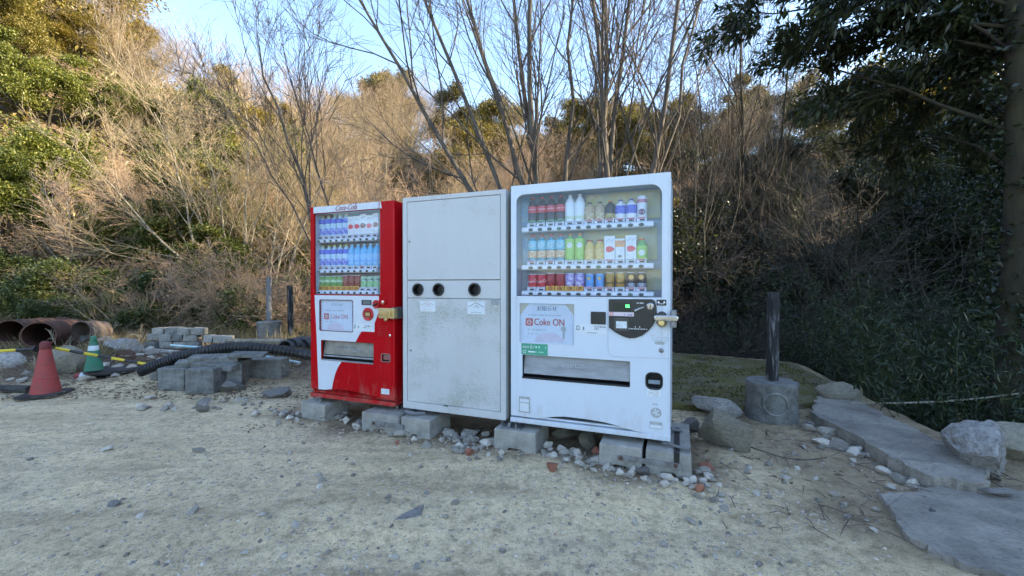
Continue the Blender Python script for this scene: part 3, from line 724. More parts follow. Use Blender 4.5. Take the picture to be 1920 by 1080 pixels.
# display box
db = MB(); recess(db, wx0 - .03, wz0 - .004, wx1 + .012, wz1 + .012, .0225, .185); db.build("display_box", 'displayback', R)
yb_ = MB()
for (a, c_) in (((1098, 362), (1238, 408)), ((1096, 432), (1232, 486)), ((1213, 506), (1241, 544))):
    x0, z1 = VW.q(a[0], a[1], -.172); x1, z0 = VW.q(c_[0], c_[1], -.172); z1 = min(z1, wz1); yb_.prism(rrect(x0, z0, x1, z1, .004, 2), .172, .1745)
yb_.build("display_backboard", 'displayyellow', R)
st = MB(); srng = random.Random(8)
for k in range(15):
    x, z = VW.q(srng.uniform(1100, 1236), srng.choice((352, 356, 442, 446, 372)), -.17)
    z = min(z, wz1 - .03); n = 9; rr = srng.uniform(.012, .035); ph = srng.uniform(0, 6)
    st.prism([(x + rr * 1.6 * (1 + .3 * math.sin(2 * i + ph)) * math.cos(2 * math.pi * i / n), z + rr * .7 * (1 + .3 * math.cos(3 * i + ph)) * math.sin(2 * math.pi * i / n)) for i in range(n)], .1705 - .0001 * k, .1725)
st.build("yellow_stain", 'stain', R)
bl = MB(); x0, z1 = VW.q(978, 370, -.172); x1, z0 = VW.q(992, 424, -.172); bl.prism(rrect(x0, z0, x1, z1, .004, 2), .171, .174)
x0, z1 = VW.q(980, 446, -.172); x1, z0 = VW.q(990, 494, -.172); bl.prism(rrect(x0, z0, x1, z1, .004, 2), .171, .174)
bl.build("display_card", colmat('bluecard', (.22, .42, .66), .5, (.45, .58, .70), 12), R)
BX = [940 + v / 4 for v in (227, 296, 366, 437, 509, 582, 657, 733, 810, 889, 970, 1051)]
display_rows(VW, [((980, 431), (1226, 420), .040, ['cola'] * 4 + ['water'] * 2 + ['milktea'] * 2 + ['coffeeb', 'bluebottle', 'bluebottle', 'circlecan'], BX, "wwwwwwrrrrrr", "top"),
                  ((980, 501.5), (1226, 498), .038, ['barley'] * 4 + ['greentea'] * 2 + ['apple'] * 2 + ['cartonred', 'cartonorange', 'cartonred', 'greensmall'], BX, "rwrwwwwwrwwr", "middle"),
                  ((980, 550), (1226, 550.5), .034, ['colacan'] * 2 + ['winecan'] * 2 + ['purplecan'] * 2 + ['bluecan'] * 2 + ['goldcan'] * 2 + ['blackcan'] * 2, BX, "wwoooorrrwrr", "bottom")],
             "white", .03, (VW.q(990, 500)[0], VW.q(1215, 500)[0]))
gl = MB(); gl.prism(win, .014, .018); gl.build("display_glass", 'glass', R)
# poster behind its clear cover
po = MB(); po.box(px0 - .01, .014, pz0 - .01, px1 + .01, .021, pz1 + .01); pst = po.build("poster", 'paper', R)
pw, ph_ = px1 - px0, pz1 - pz0
t_ = MB(); text_on(t_, "お知らせ", .040, px0 + pw * .5, pz0 + ph_ * .86, .0125, bold=.0008); t_.build("lettering", 'inkgrey', pst)
t_ = MB(); text_on(t_, "Coke ON", .072, px0 + pw * .545, pz0 + ph_ * .52, .0125, sx=.80, bold=.0014); t_.build("lettering", 'inkred', pst)
def power_icon(parent, x, z, s, y):
    i = MB(); i.prism(rrect(x - s, z - s, x + s, z + s, s * .25, 3), y, y + .001); io = i.build("power_emblem", 'inkred', parent)
    j = MB(); j.tube([(x + s * .5 * math.sin(a), y - .0005, z - s * .05 + s * .5 * math.cos(a)) for a in [.6 + k * .32 for k in range(17)]], s * .09, 5); j.tube([(x, y - .0005, z), (x, y - .0005, z + s * .68)], s * .09, 5); j.build("power_sign", 'inkwhite', io)
power_icon(pst, px0 + pw * .175, pz0 + ph_ * .52, .029, .012)
t_ = MB(); dashes(t_, px0 + pw * .15, px0 + pw * .76, pz0 + ph_ * .70, .0125, .010, prng, .8); dashes(t_, px0 + pw * .15, px0 + pw * .48, pz0 + ph_ * .33, .0125, .009, prng, .7); dashes(t_, px0 + pw * .15, px0 + pw * .32, pz0 + ph_ * .22, .0125, .009, prng, .8); t_.build("small_print", 'inklight', pst)
t_ = MB(); rr_ = pw * .27; t_.prism([(px0 + pw * .54 + rr_ * math.cos(a), pz0 + .008 + rr_ * .62 * math.sin(a)) for a in [k * math.pi / 12 for k in range(13)]], .0128, .0139); t_.build("pink_arc", 'posterpink', pst)
t_ = MB(); t_.prism([(px0, pz1), (px0 + .075, pz1), (px0, pz1 - .095)], .0128, .0139); t_.prism([(px1, pz1), (px1, pz1 - .095), (px1 - .075, pz1)], .0128, .0139); t_.build("gold_corner", 'postercorner', pst)
t_ = MB(); t_.disc_y(px0 + pw * .80, pz0 + ph_ * .37, .020, .0122, .0136, 14); t_.box(px0 + pw * .785, .0122, pz0 + ph_ * .12, px0 + pw * .82, .0136, pz0 + ph_ * .31); t_.build("bottle_opener_picture", colmat('printbrown', (.38, .35, .32), .5), pst)
cv = MB(); cv.box(px0, .004, pz0, px1, .006, pz1); cv.build("poster_cover", 'clear', R)
pf = MB(); pf.ring(rrect(px0 - .006, pz0 - .006, px1 + .006, pz1 + .006, .008, 2), rrect(px0 + .002, pz0 + .002, px1 - .002, pz1 - .002, .005, 2), -.002, .004); pf.build("poster_frame", 'white2', R)
# dispensing slot, flap, coin return
sb = MB(); recess(sb, sx0 - .004, sz0 - .004, sx1 + .004, sz1 + .004, .0222, .13); sb.build("dispenser_recess", 'dark', R)
fp = MB(); fp.add([(sx0 + .004, .022, sz0 + .026), (sx1 - .004, .022, sz0 + .026), (sx1 - .004, .05, sz1 - .004), (sx0 + .004, .05, sz1 - .004)], [(0, 1, 2, 3)]); fp.add([(sx0 + .004, .028, sz0 + .026), (sx1 - .004, .028, sz0 + .026), (sx1 - .004, .056, sz1 - .004), (sx0 + .004, .056, sz1 - .004)], [(3, 2, 1, 0)])
fpo = fp.build("dispenser_flap", 'slotgrey', R)
t_ = MB(); text_on(t_, "とりだし口", .034, (sx0 + sx1) / 2 - .02, (sz0 + sz1) / 2 + .018, .030, sx=1); t_.v = [(a, .022 + (c_ - sz0 - .026) / (sz1 - sz0 - .03) * .028 - .0015, c_) for a, y_, c_ in t_.v]; t_.build("lettering", 'inklight', fpo)
lip = MB(); lip.box(sx0, -.004, sz0 - .008, sx1, .03, sz0 + .004); lip.build("dispenser_lip", 'black', R, bevel=.002)
rb = MB(); recess(rb, rx0 - .005, rz0 - .005, rx1 + .005, rz1 + .005, .0222, .08); rb.build("coin_return_recess", 'dark', R)
rg = MB(); rg.ring(rrect(rx0 - .007, rz0 - .007, rx1 + .007, rz1 + .007, .04, 5), rrect(rx0 + .002, rz0 + .002, rx1 - .002, rz1 - .002, .034, 5), -.005, .006); rg.build("coin_return_frame", 'black', R, bevel=.002)
rf = MB(); rf.box(rx0 + .012, .012, rz0 + .030, rx1 - .012, .015, rz0 + .056); rf.build("coin_return_flap", colmat('flapblue', (.18, .22, .26), .3), R)
# coin panel
cp = [VW.q(*p) for p in ((1142, 561), (1222, 561), (1228, 564), (1231, 574), (1232, 588), (1230, 598), (1225, 609), (1216, 620), (1204, 629), (1192, 633.5), (1180, 634), (1167, 630), (1154, 623), (1142, 614))]
pn = MB(); pn.prism(list(reversed(cp)), -.012, .002); pno = pn.build("coin_panel", 'black', R, bevel=.003)
def sub(name, px, mat, y0, y1, parent, r=.003): return VW.plate(name, px, mat, y0, y1, parent, r)
sub("amount_display", (1150, 568, 1183, 583), colmat('lcd', (.02, .03, .025), .15), -.014, -.011, pno)
x0, z0, x1, z1 = VW.rect(1173, 571, 1181, 576.5); t_ = MB()
for k in range(3): 
    xx = x0 + (x1 - x0) * (k + .5) / 3; hh = (z1 - z0) / 2; w_ = (x1 - x0) / 8
    t_.ring([(xx - w_, z0), (xx + w_, z0), (xx + w_, z1), (xx - w_, z1)], [(xx - w_ * .4, z0 + w_ * .6), (xx + w_ * .4, z0 + w_ * .6), (xx + w_ * .4, z1 - w_ * .6), (xx - w_ * .4, z1 - w_ * .6)], -.0155, -.0142)
t_.build("green_digits", 'led', pno)
lv = MB(); a, b_ = VW.q(1191, 583), VW.q(1208, 575.5); lv.tube([(a[0], -.022, a[1]), ((a[0] + b_[0]) / 2, -.024, (a[1] + b_[1]) / 2 + .003), (b_[0], -.02, b_[1])], [.010, .008, .004], 8); lv.build("return_lever", 'chrome', pno, smooth=True)
x, z = VW.q(1219.5, 574.5); kn = MB(); kn.cone_y(x, z, [(.024, -.012), (.024, -.018), (.019, -.022), (.017, -.019)], 20); kn.build("coin_slot_ring", 'chrome', pno, smooth=True)
kn = MB(); kn.box(x - .003, -.0225, z - .013, x + .003, -.018, z + .013); kn.build("coin_slot", 'inkblack', pno)
sub("pink_strip", (1142, 585, 1189, 592.5), 'stickerpink', -.0135, -.0115, pno)
x0, z0, x1, z1 = VW.rect(1142, 585, 1189, 592.5); t_ = MB(); dashes(t_, x0 + .09, x1 - .01, (z0 + z1) / 2 - .004, -.0145, .008, prng, .8); t_.build("small_print", 'inkblue', pno); t_ = MB(); t_.ring(rrect(x0 + .008, z0 + .003, x0 + .030, z1 - .003, .005, 2), rrect(x0 + .012, z0 + .007, x0 + .026, z1 - .007, .003, 2), -.0147, -.0134); t_.build("power_emblem", 'inkred', pno)
bs_, q_ = sub("bill_slot", (1152, 596, 1179, 620), colmat('billslot', (.05, .05, .05), .3), -.020, -.011, pno, .008)
sub("bill_slot_window", (1156, 602, 1176, 615), colmat('billwin', (.52, .58, .66), .3, (.40, .42, .42), 30), -.0225, -.0195, pno, .004)
t_ = MB(); a = VW.q(1185, 615); dashes(t_, a[0] + .02, a[0] + .055, a[1] + .010, -.0132, .008, prng, .95); dashes(t_, a[0] - .02, a[0] + .10, a[1] - .004, -.0132, .007, prng, .95); a = VW.q(1194, 568); dashes(t_, a[0], a[0] + .045, a[1], -.0132, .007, prng, .95); t_.build("small_print", colmat('printgrey', (.5, .5, .5), .5), pno)
# reader, stickers, locks
rd, q_ = VW.plate("card_reader", (1108, 584.5, 1136, 608), 'black', -.008, .001, None, .006, 3, .002)
sk, q_ = VW.plate("instruction_strip", (1078, 608.5, 1139, 627), 'stickerwhite', -.0022, -.0004)
t_ = MB(); x0, z0, x1, z1 = q_
t_.ring(rrect(x0 + .010, z0 + .028, x0 + .034, z1 - .010, .004, 2), rrect(x0 + .015, z0 + .034, x0 + .029, z1 - .016, .003, 2), -.0034, -.002); t_.box(x0 + .058, -.0034, z0 + .028, x0 + .068, -.002, z1 - .016); dashes(t_, x0 + .14, x1 - .01, z1 - .015, -.0034, .009, prng, .9); dashes(t_, x0 + .14, x1 - .06, z1 - .030, -.0034, .009, prng, .9); dashes(t_, x0 + .09, x0 + .16, z0 + .012, -.0034, .006, prng, .95); t_.build("small_print", 'inkgrey', sk)
wk, q_ = VW.plate("warning_sticker", (1231, 562, 1249.5, 573), 'inkblack', -.0022, -.0004)
t_ = MB(); x0, z0, x1, z1 = q_
for xx in (x0 + .013, x1 - .013): t_.prism([(xx - .009, z1 - .022), (xx + .009, z1 - .022), (xx, z1 - .007)], -.0034, -.002)
dashes(t_, x0 + .012, x1 - .012, z0 + .012, -.0034, .005, prng, .95); t_.build("warning_print", 'inkwhite', wk)
gs, q_ = VW.plate("green_sticker", (978, 644.5, 1027, 665.5), 'stickergreen', -.0026, -.0004, None, .004)
x0, z0, x1, z1 = q_; t_ = MB(); text_on(t_, "ecoる/", .034, x0 + .010, z1 - .024, -.0038, align="LEFT", bold=.0006); t_.tube([(x0 + .026 + .012 * math.cos(a), -.0034, z0 + .022 + .010 * math.sin(a)) for a in [k * .6 for k in range(11)]], .0022, 4); t_.box(x0 + .055, -.0038, z0 + .018, x0 + .105, -.0025, z0 + .028); t_.build("lettering", 'inkwhite', gs)
t_ = MB(); dashes(t_, x0 + .11, x1 - .012, z1 - .024, -.0036, .016, prng, .9); dashes(t_, x0 + .11, x1 - .03, z0 + .023, -.0036, .008, prng, .9); t_.build("small_print", colmat('printmint', (.30, .55, .42), .5), gs)
lx, lz = VW.q(1240.5, 603, .03)
lk = MB(); lk.cone_y(lx, lz - .006, [(.034, 0), (.034, -.012), (.028, -.02), (.024, -.045), (.018, -.05)], 20); lk.build("lock_cylinder", 'brass', R, smooth=True)
lk = MB(); lk.cone_y(lx, lz + .034, [(.033, .001), (.030, -.014), (.018, -.018)], 18); lk.build("lock_boss", 'black', R, smooth=True)
hb = MB(); x0, _ = VW.q(1226, 597, .07); x1, _ = VW.q(1272.5, 597, .07); hz = VW.q(1248, 596.5, .07)[1]
hb.prism(rrect(x0, hz - .018, x1, hz + .018, [.016] * 4, 4), -.085, -.052); hb.build("lock_bar", 'chrome', R, bevel=.006)
br = MB(); br.box(W + .001, -.06, hz - .062, W + .036, .02, hz + .05); br.build("lock_bracket", 'steel', R, bevel=.004)
x, z = VW.q(1240, 657); t_ = MB(); t_.cone_y(x, z, [(.017, .001), (.016, -.006), (.009, -.009)], 16); t_.build("keyhole", 'steel', R, smooth=True)
t_ = MB(); a = VW.q(1219, 628); 
for k, (l0, l1) in enumerate(((0, .03), (.01, .13), (.005, .12), (.03, .11))): dashes(t_, a[0] + l0, a[0] + l1, a[1] - .016 * k, -.0013, .006, prng, .8)
t_.build("small_print", 'inklight', R)
dt, q_ = VW.plate("data_plate", (1228, 640, 1246, 646), 'stickergrey', -.002, -.0004)
s1, q_ = VW.plate("licence_sticker", (973, 743.5, 994, 773.5), 'stickergrey', -.0024, -.0004)
x0, z0, x1, z1 = q_; t_ = MB(); t_.box(x0 + .008, -.0036, z1 - .042, x1 - .008, -.002, z1 - .018); t_.box(x0 + .008, -.0036, z0 + .010, x1 - .010, -.002, z1 - .05); t_.build("sticker_field", 'stickerwhite', s1)
s2 = MB(); x, z = VW.q(1230, 774); s2.disc_y(x, z, .035, -.0022, -.0003, 22); s2o = s2.build("round_sticker", 'stickergrey', R); t_ = MB()
for k in range(7): 
    a = k * 2.4; t_.prism([(x + .009 * math.sqrt(k) * math.cos(a) + .008 * math.cos(b_), z + .009 * math.sqrt(k) * math.sin(a) + .006 * math.sin(b_)) for b_ in [i * 1.257 for i in range(5)]], -.0033, -.002)
t_.build("sticker_print", 'stickerwhite', s2o)
s3, q_ = VW.plate("bar_sticker", (1218, 791, 1242, 804), 'stickergrey', -.0024, -.0004); x0, z0, x1, z1 = q_
t_ = MB(); t_.box(x0 + .004, -.0035, z0 + .004, x1 - .004, -.002, z0 + .026); t_.build("sticker_field", 'stickerwhite', s3)
s4, q_ = VW.plate("caution_sticker", (1213.5, 730, 1238, 743.5), colmat('stickpale', (.60, .63, .66), .5), -.0022, -.0004); x0, z0, x1, z1 = q_
t_ = MB(); [dashes(t_, x0 + .006, x1 - .006, z1 - .010 - k * .011, -.0033, .006, prng, .8) for k in range(4)]; t_.build("small_print", 'inklight', s4)
t_ = MB(); a = VW.q(1217, 757); dashes(t_, a[0], a[0] + .075, a[1], -.0013, .012, prng, .8); t_.build("small_print", 'inklight', R)
ft = MB()
for xx in (.05, W - .05):
    for yy in (.08, .62): ft = MB(); ft.lathe([(.030, -.045), (.030, -.036), (.014, -.034), (.014, .03)], 12, (xx, yy, 0)); ft.build("levelling_foot", 'steel', R)

# ---------------------------------------------------------------- recycling bin cabinet
BN = Mach("recycling_bin", 755.5, 948.5, "tall white recycling bin cabinet with three black round holes", "recycling bin")
Wb = BN.W; HB = BN.q(757, 371)[1]; R = BN.root
def zz(px, py): return BN.q(px, py)[1]
zu0 = (zz(763, 526) + zz(936, 524)) / 2; zl1 = (zz(763, 559) + zz(938, 560)) / 2
xl_, xr_ = BN.q(763.5, 540)[0], BN.q(937.5, 540)[0]
zt_ = zz(763, 379.5); zb_ = (zz(765, 752) + zz(938, 772)) / 2
fr = MB(); fr.ring([(0, .0), (Wb, .0), (Wb, HB), (0, HB)], [(xl_ - .003, zb_ - .003), (xr_ + .003, zb_ - .003), (xr_ + .003, zt_ + .003), (xl_ - .003, zt_ + .003)], 0, .05); fr.build("front_frame", 'bin', R, bevel=.004)
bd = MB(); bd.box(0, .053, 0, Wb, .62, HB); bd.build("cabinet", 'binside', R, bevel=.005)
up = MB(); up.box(xl_, .002, zu0 + .003, xr_, .047, zt_); up.build("upper_door", 'bin', R, bevel=.003)
hx = [BN.q(px, 543) for px in (783.5, 822, 889.5)]
mid = MB(); mid.plate([(xl_, zl1 + .002), (xr_, zl1 + .002), (xr_, zu0 - .003), (xl_, zu0 - .003)], [[(x + .046 * math.cos(2 * math.pi * k / 28), z + .046 * math.sin(2 * math.pi * k / 28)) for k in range(28)] for x, z in hx], .005, .04); mid.build("hole_panel", 'bin', R)
for x, z in hx:
    n_ = 28; cr = lambda r: [(x + r * math.cos(2 * math.pi * k / n_), z + r * math.sin(2 * math.pi * k / n_)) for k in range(n_)]
    h_ = MB(); h_.ring(cr(.053), cr(.041), -.006, .052); ho = h_.build("hole_rim", 'black', R, smooth=True)
    h_ = MB(); h_.prism(cr(.0415), .0505, .0525); h_.build("hole_flap", 'dark', ho)
lw = MB(); lw.box(xl_, .002, zb_, xr_, .047, zl1 - .003); lw.build("lower_door", 'binlow', R, bevel=.003)
for p in ((767.5, 453), (770, 657)):
    x, z = BN.q(*p); k_ = MB(); k_.cone_y(x, z, [(.009, .003), (.009, -.003), (.004, -.004)], 12); k_.build("keyhole", 'steel', R, smooth=True)
for px in ((787.5, 564, 816.5, 584), (876.5, 565.5, 909, 589)):
    so, q_ = BN.plate("bin_sticker", px, 'stickerwhite', .0002, .003); x0, z0, x1, z1 = q_; xc, zc = (x0 + x1) / 2, z0 + (z1 - z0) * .58
    t_ = MB(); t_.tube([(x0 + .012, -.001, zc), (xc - .01, -.001, z1 - .012), (xc, -.001, z1 - .010), (xc + .012, -.001, z1 - .014), (x1 - .012, -.001, zc)], .003, 4); t_.tube([(xc - .02, -.001, zc - .010), (xc, -.001, zc + .012), (xc + .024, -.001, zc - .008)], .003, 4)
    dashes(t_, x0 + .03, x1 - .03, z0 + .014, -.0012, .007, prng, .9); t_.build("recycling_print", colmat('fadedpink', (.55, .42, .40), .5) if px[0] < 800 else 'stickergrey', so)
so, q_ = BN.plate("data_plate", (920, 562, 936, 571), 'stickergrey', .0002, .003); x0, z0, x1, z1 = q_; t_ = MB(); [dashes(t_, x0 + .005, x1 - .005, z1 - .008 - k * .009, -.001, .005, prng, .9) for k in range(4)]; t_.build("small_print", 'inkgrey', so)
hd = MB(); x, z = BN.q(836, 761); hd.box(x - .02, -.004, z - .004, x + .02, .003, z + .006); hd.build("door_catch", 'gap', R)
ft = MB()
for xx in (.05, Wb - .05):
    for yy in (.06, .55): ft = MB(); ft.lathe([(.026, -.045), (.026, -.036), (.012, -.034), (.012, .01)], 10, (xx, yy, 0)); ft.build("levelling_foot", 'steel', R)

# ---------------------------------------------------------------- red vending machine
VR = Mach("vending_machine", 582.5, 741, "red drinks vending machine with white swoosh and brass lock box", "vending machine")
Wr = VR.W; HR = VR.q(588, 387.5)[1]; R = VR.root
wx0, wx1 = VR.q(589, 480)[0], VR.q(712.5, 480)[0]; wz0 = VR.q(650, 552.5)[1]; wz1 = (VR.q(589, 401.5)[1] + VR.q(712, 391.5)[1]) / 2
slot_px = VR.rect(602.5, 641, 700, 678); sx0, sz0, sx1, sz1 = slot_px
rx0, rz0, rx1, rz1 = VR.rect(715.5, 664, 731.5, 678)
px0, pz0, px1, pz1 = VR.rect(600, 563, 661.5, 620.5)
waver = [VR.q(*p) for p in ((608, 731.5), (617, 731), (630, 730), (650, 732), (680, 738), (705, 744.5), (722, 748), (735, 750))]
dz = lambda px, py: VR.q(px, py)[1]
door = MB(); door.plate([(.003, waver[0][1] + .004)] + waver + [(Wr - .002, waver[-1][1]), (Wr - .002, HR - .003), (.003, HR - .003)], [[(wx0, wz0), (wx1, wz0), (wx1, wz1), (wx0, wz1)], [(sx0, sz0), (sx1, sz0), (sx1, sz1), (sx0, sz1)], rrect(rx0, rz0, rx1, rz1, .012, 3), rrect(px0, pz0, px1, pz1, .012, 3)], 0, .022)
door.build("door", 'red', R, bevel=.004)
sh = MB(); sh.ring(rrect(.003, .04, Wr - .003, HR - .004, .004, 2), rrect(.02, .055, Wr - .02, HR - .02, .004, 2), .022, .20); sh.build("door_rim", 'red', R, bevel=.003)
cb = MB(); cb.box(0, .204, .03, Wr, .72, HR); cb.build("cabinet", 'red', R, bevel=.006)
kk = MB(); kk.box(0, -.006, 0, Wr, .16, .034); kk.build("kick_strip", 'red', R, bevel=.004)
gr = MB(); gr.box(.05, .03, .036, Wr - .05, .034, .12); gr.build("vent_recess", 'dark', R)
g2 = MB()
for k in range(40): g2.box(.16 + k * .014, .018, .036, .164 + k * .014, .028, .09)
g2.build("vent_grille", 'red', R)
hd = MB(); hd.add([], []); x0, x1 = VR.q(588.5, 395)[0], VR.q(710.5, 390)[0]; z0, z1 = wz1 + .004, HR - .006
hd.prism([(x0, z0), (x1, z0), (x1, z1), (x0, z1)], -.006, -.0005); hdo = hd.build("header_board", 'white2', R, bevel=.002)
t_ = MB(); text_on(t_, "Coca-Cola", .066, (x0 + x1) / 2 + .01, (z0 + z1) / 2, -.0075, shear=.5, sx=.86, bold=.0008); t_.build("lettering", colmat('inkwinered', (.28, .02, .03), .5), hdo)
hp = MB(); hp.prism([(x1 + .008, z0), (x1 + .030, z0), (x1 + .018, z1), (x1 + .008, z1)], -.003, -.0005); hp.build("header_trim", 'white2', R)
db = MB(); recess(db, wx0 - .004, wz0 - .003, wx1 + .004, wz1 + .003, .0225, .185); db.build("display_box", 'displayback', R)
BR_ = [560 + v / 4.909 for v in (183, 237, 290, 344, 397, 452, 508, 565, 622, 682)]
display_rows(VR, [((592, 452.5), (710, 447.5), .034, ['sport'] * 5 + ['cartonred', 'cartonred', 'cartonphoto', 'cartonred', 'cartonphoto'], [v + 4 for v in BR_], "wwwwwwwwww", "top"),
                  ((591, 508.5), (708.5, 507.5), .034, ['sport'] * 5 + ['aqua'] * 5, [v + 4 for v in BR_], "rwwwwwwrww", "middle"),
                  ((591, 547.5), (711, 548.5), .034, ['greencan'] * 4 + ['winecan2'] * 3 + ['leafcan'] * 3, [v + 4 for v in BR_], "ooooooowww", "bottom")],
             "red", .03, (VR.q(594, 500)[0], VR.q(708, 500)[0]))
gl = MB(); gl.box(wx0, .010, wz0, wx1, .014, wz1); gl.build("display_glass", 'glass', R)
# white painted swoosh field, cut round the openings
def poly(ps): return [VR.q(*p) for p in ps]
wt = wz0 - .008
sw = MB()
upper = [(VR.q(590, 556)[0], wt), (VR.q(591.5, 600)[0], dz(591.5, 600))] + poly([(594.5, 636.5), (603, 637.3)])
topw = MB(); sl_top = sz1 + .004
outer = [(VR.q(590, 556)[0], wt)] + [(VR.q(594.2, 634)[0], sl_top)] + [(VR.q(667, 640)[0], sl_top)] + poly([(671.5, 632), (678, 621.5), (702.5, 622.5), (702.5, 606)]) + [(VR.q(710.5, 590)[0], dz(710.5, 585)), (VR.q(710.5, 556)[0], wt)]
sw.plate(outer, [rrect(px0 - .004, pz0 - .004, px1 + .004, pz1 + .004, .014, 3)], -.002, -.0003)
lower = [(VR.q(594.2, 638)[0], sl_top), (VR.q(597.5, 729)[0], dz(597.5, 729.5))] + poly([(612, 730.5), (622.5, 729.3), (625, 715), (629, 700), (634, 688)]) + [(VR.q(640.5, 677)[0], sz0 - .006), (sx0 - .002, sz0 - .006), (sx0 - .002, sl_top)]
sw.plate(lower, [], -.002, -.0003)
sw.build("white_swoosh", 'white2', R)
po = MB(); po.box(px0 - .01, .014, pz0 - .01, px1 + .01, .021, pz1 + .01); pst = po.build("poster", 'paper', R); pw, ph_ = px1 - px0, pz1 - pz0
t_ = MB(); text_on(t_, "お知らせ", .034, px0 + pw * .5, pz0 + ph_ * .84, .0125); dashes(t_, px0 + pw * .15, px0 + pw * .76, pz0 + ph_ * .66, .0125, .009, prng, .8); dashes(t_, px0 + pw * .15, px0 + pw * .48, pz0 + ph_ * .30, .0125, .008, prng, .7); t_.build("small_print", 'inklight', pst)
t_ = MB(); text_on(t_, "Coke ON", .062, px0 + pw * .56, pz0 + ph_ * .46, .0125, sx=.8, bold=.001); t_.build("lettering", colmat('inkfadedred', (.62, .28, .28), .5), pst)
power_icon(pst, px0 + pw * .17, pz0 + ph_ * .46, .028, .012)
t_ = MB(); rr_ = pw * .27; t_.prism([(px0 + pw * .45 + rr_ * math.cos(a), pz0 + .008 + rr_ * .62 * math.sin(a)) for a in [k * math.pi / 12 for k in range(13)]], .0128, .0139); t_.build("pink_arc", 'posterpink', pst)
cv = MB(); cv.box(px0, .004, pz0, px1, .006, pz1); cv.build("poster_cover", 'clear', R)
pf = MB(); pf.ring(rrect(px0 - .006, pz0 - .006, px1 + .006, pz1 + .006, .016, 3), rrect(px0 + .001, pz0 + .001, px1 - .001, pz1 - .001, .011, 3), -.004, .004); pf.build("poster_frame", colmat('frameplum', (.10, .06, .08), .4), R)
sb = MB(); recess(sb, sx0 - .004, sz0 - .004, sx1 + .004, sz1 + .004, .0222, .13); sb.build("dispenser_recess", 'dark', R)
fp = MB(); fp.add([(sx0 + .004, .022, sz0 + .05), (sx1 - .004, .022, sz0 + .05), (sx1 - .004, .045, sz1 - .004), (sx0 + .004, .045, sz1 - .004)], [(0, 1, 2, 3)]); fpo = fp.build("dispenser_flap", 'slotbrown', R)
t_ = MB(); xm, zm = (sx0 + sx1) / 2, (sz0 + sz1) / 2 + .02; dashes(t_, xm - .14, xm + .02, zm + .012, .03, .018, prng, .85); t_.ring([(xm + .06 + .026 * math.cos(k * .524), zm + .026 * math.sin(k * .524)) for k in range(12)], [(xm + .06 + .019 * math.cos(k * .524), zm + .019 * math.sin(k * .524)) for k in range(12)], .028, .031); dashes(t_, xm + .10, xm + .17, zm, .03, .016, prng, .8)
t_.v = [(a, .022 + (c_ - sz0 - .05) / (sz1 - sz0 - .054) * .023 - .0015 - (.001 if i % 2 else 0), c_) for i, (a, y_, c_) in enumerate(t_.v)]; t_.build("worn_lettering", 'inklight', fpo)
lip = MB(); lip.box(sx0, -.004, sz0 - .006, sx1, .022, sz0 + .006); lip.box(sx0 + .01, .012, sz0 + .03, sx1 - .01, .02, sz0 + .044); lip.build("dispenser_lip", 'slotgrey', R, bevel=.002)
rb = MB(); recess(rb, rx0 - .004, rz0 - .004, rx1 + .004, rz1 + .004, .0222, .07); rb.build("coin_return_recess", 'dark', R)
rg = MB(); rg.ring(rrect(rx0 - .006, rz0 - .006, rx1 + .006, rz1 + .006, .016, 3), rrect(rx0 + .003, rz0 + .003, rx1 - .003, rz1 - .003, .01, 3), -.006, .004); rg.box(rx0 + .01, .010, rz0 + .012, rx1 - .01, .016, rz1 - .008); rg.build("coin_return_frame", colmat('returnbrown', (.22, .09, .08), .4), R, bevel=.002)
# coin side
VR.plate("amount_display", (678.5, 562.5, 697, 572), 'black', -.005, .001)
VR.plate("amount_window", (681, 564, 695, 570.5), colmat('lcdgrey', (.12, .14, .14), .15), -.0065, -.0045)
for (cx, cy, rp, nm) in ((691, 589, 12, "bill_acceptor"), (706.5, 570.5, 8, "coin_lever_boss"), (720, 566.5, 5.2, "coin_slot_boss")):
    x, z = VR.q(cx, cy); r_ = rp * 3.6 / 800; d_ = MB(); d_.cone_y(x, z, [(r_ * 1.05, .001), (r_ * 1.05, -.012), (r_ * .94, -.018), (r_ * .84, -.016)], 24); bo = d_.build(nm, 'redplastic', R, smooth=True)
    i_ = MB()
    if nm == "bill_acceptor":
        i_.box(x - .034, -.0185, z - .026, x + .036, -.0155, z + .028); i_.build("slot_recess", colmat('slotwine', (.12, .015, .015), .5), bo); i_ = MB(); i_.box(x - .016, -.022, z - .016, x + .030, -.0182, z + .014); i_.build("slot_window", 'brass', bo)
    elif nm == "coin_lever_boss": i_.tube([(x - .022, -.024, z - .012), (x + .006, -.027, z + .002), (x + .024, -.024, z + .010)], [.007, .009, .005], 8); i_.build("return_lever", 'black', bo, smooth=True)
    else: i_.cone_y(x, z, [(.013, -.016), (.012, -.021), (.007, -.022)], 14); i_.build("coin_slot", 'chrome', bo, smooth=True)
x0, z0, x1, z1 = VR.rect(720, 577, 751, 596); 
lk = MB(); lk.prism(rrect(x0, z0, x1 - .012, z1, .006, 2), -.075, -.02); lko = lk.build("lock_box", 'brass', R, bevel=.006)
t_ = MB(); t_.prism(rrect(x0 + .02, z0 + .022, x1 - .04, z1 - .02, .006, 2), -.088, -.0745); t_.build("lock_plate", 'brass', lko, bevel=.004)
lk = MB(); lk.box(x0 - .035, -.0195, z0 - .008, x0 + .06, -.0005, z1 - .01); lk.build("lock_hasp", 'steel', R, bevel=.002)
lk = MB(); lk.cone_y(x0 + .055, z0 - .01, [(.016, -.03), (.016, -.055), (.010, -.058)], 14); lk.build("lock_cylinder", 'brass', R, smooth=True)
lk = MB(); lk.box(Wr + .001, -.06, z0 - .006, Wr + .034, .06, z1 + .006); lk.build("lock_bracket", 'steel', R, bevel=.004)
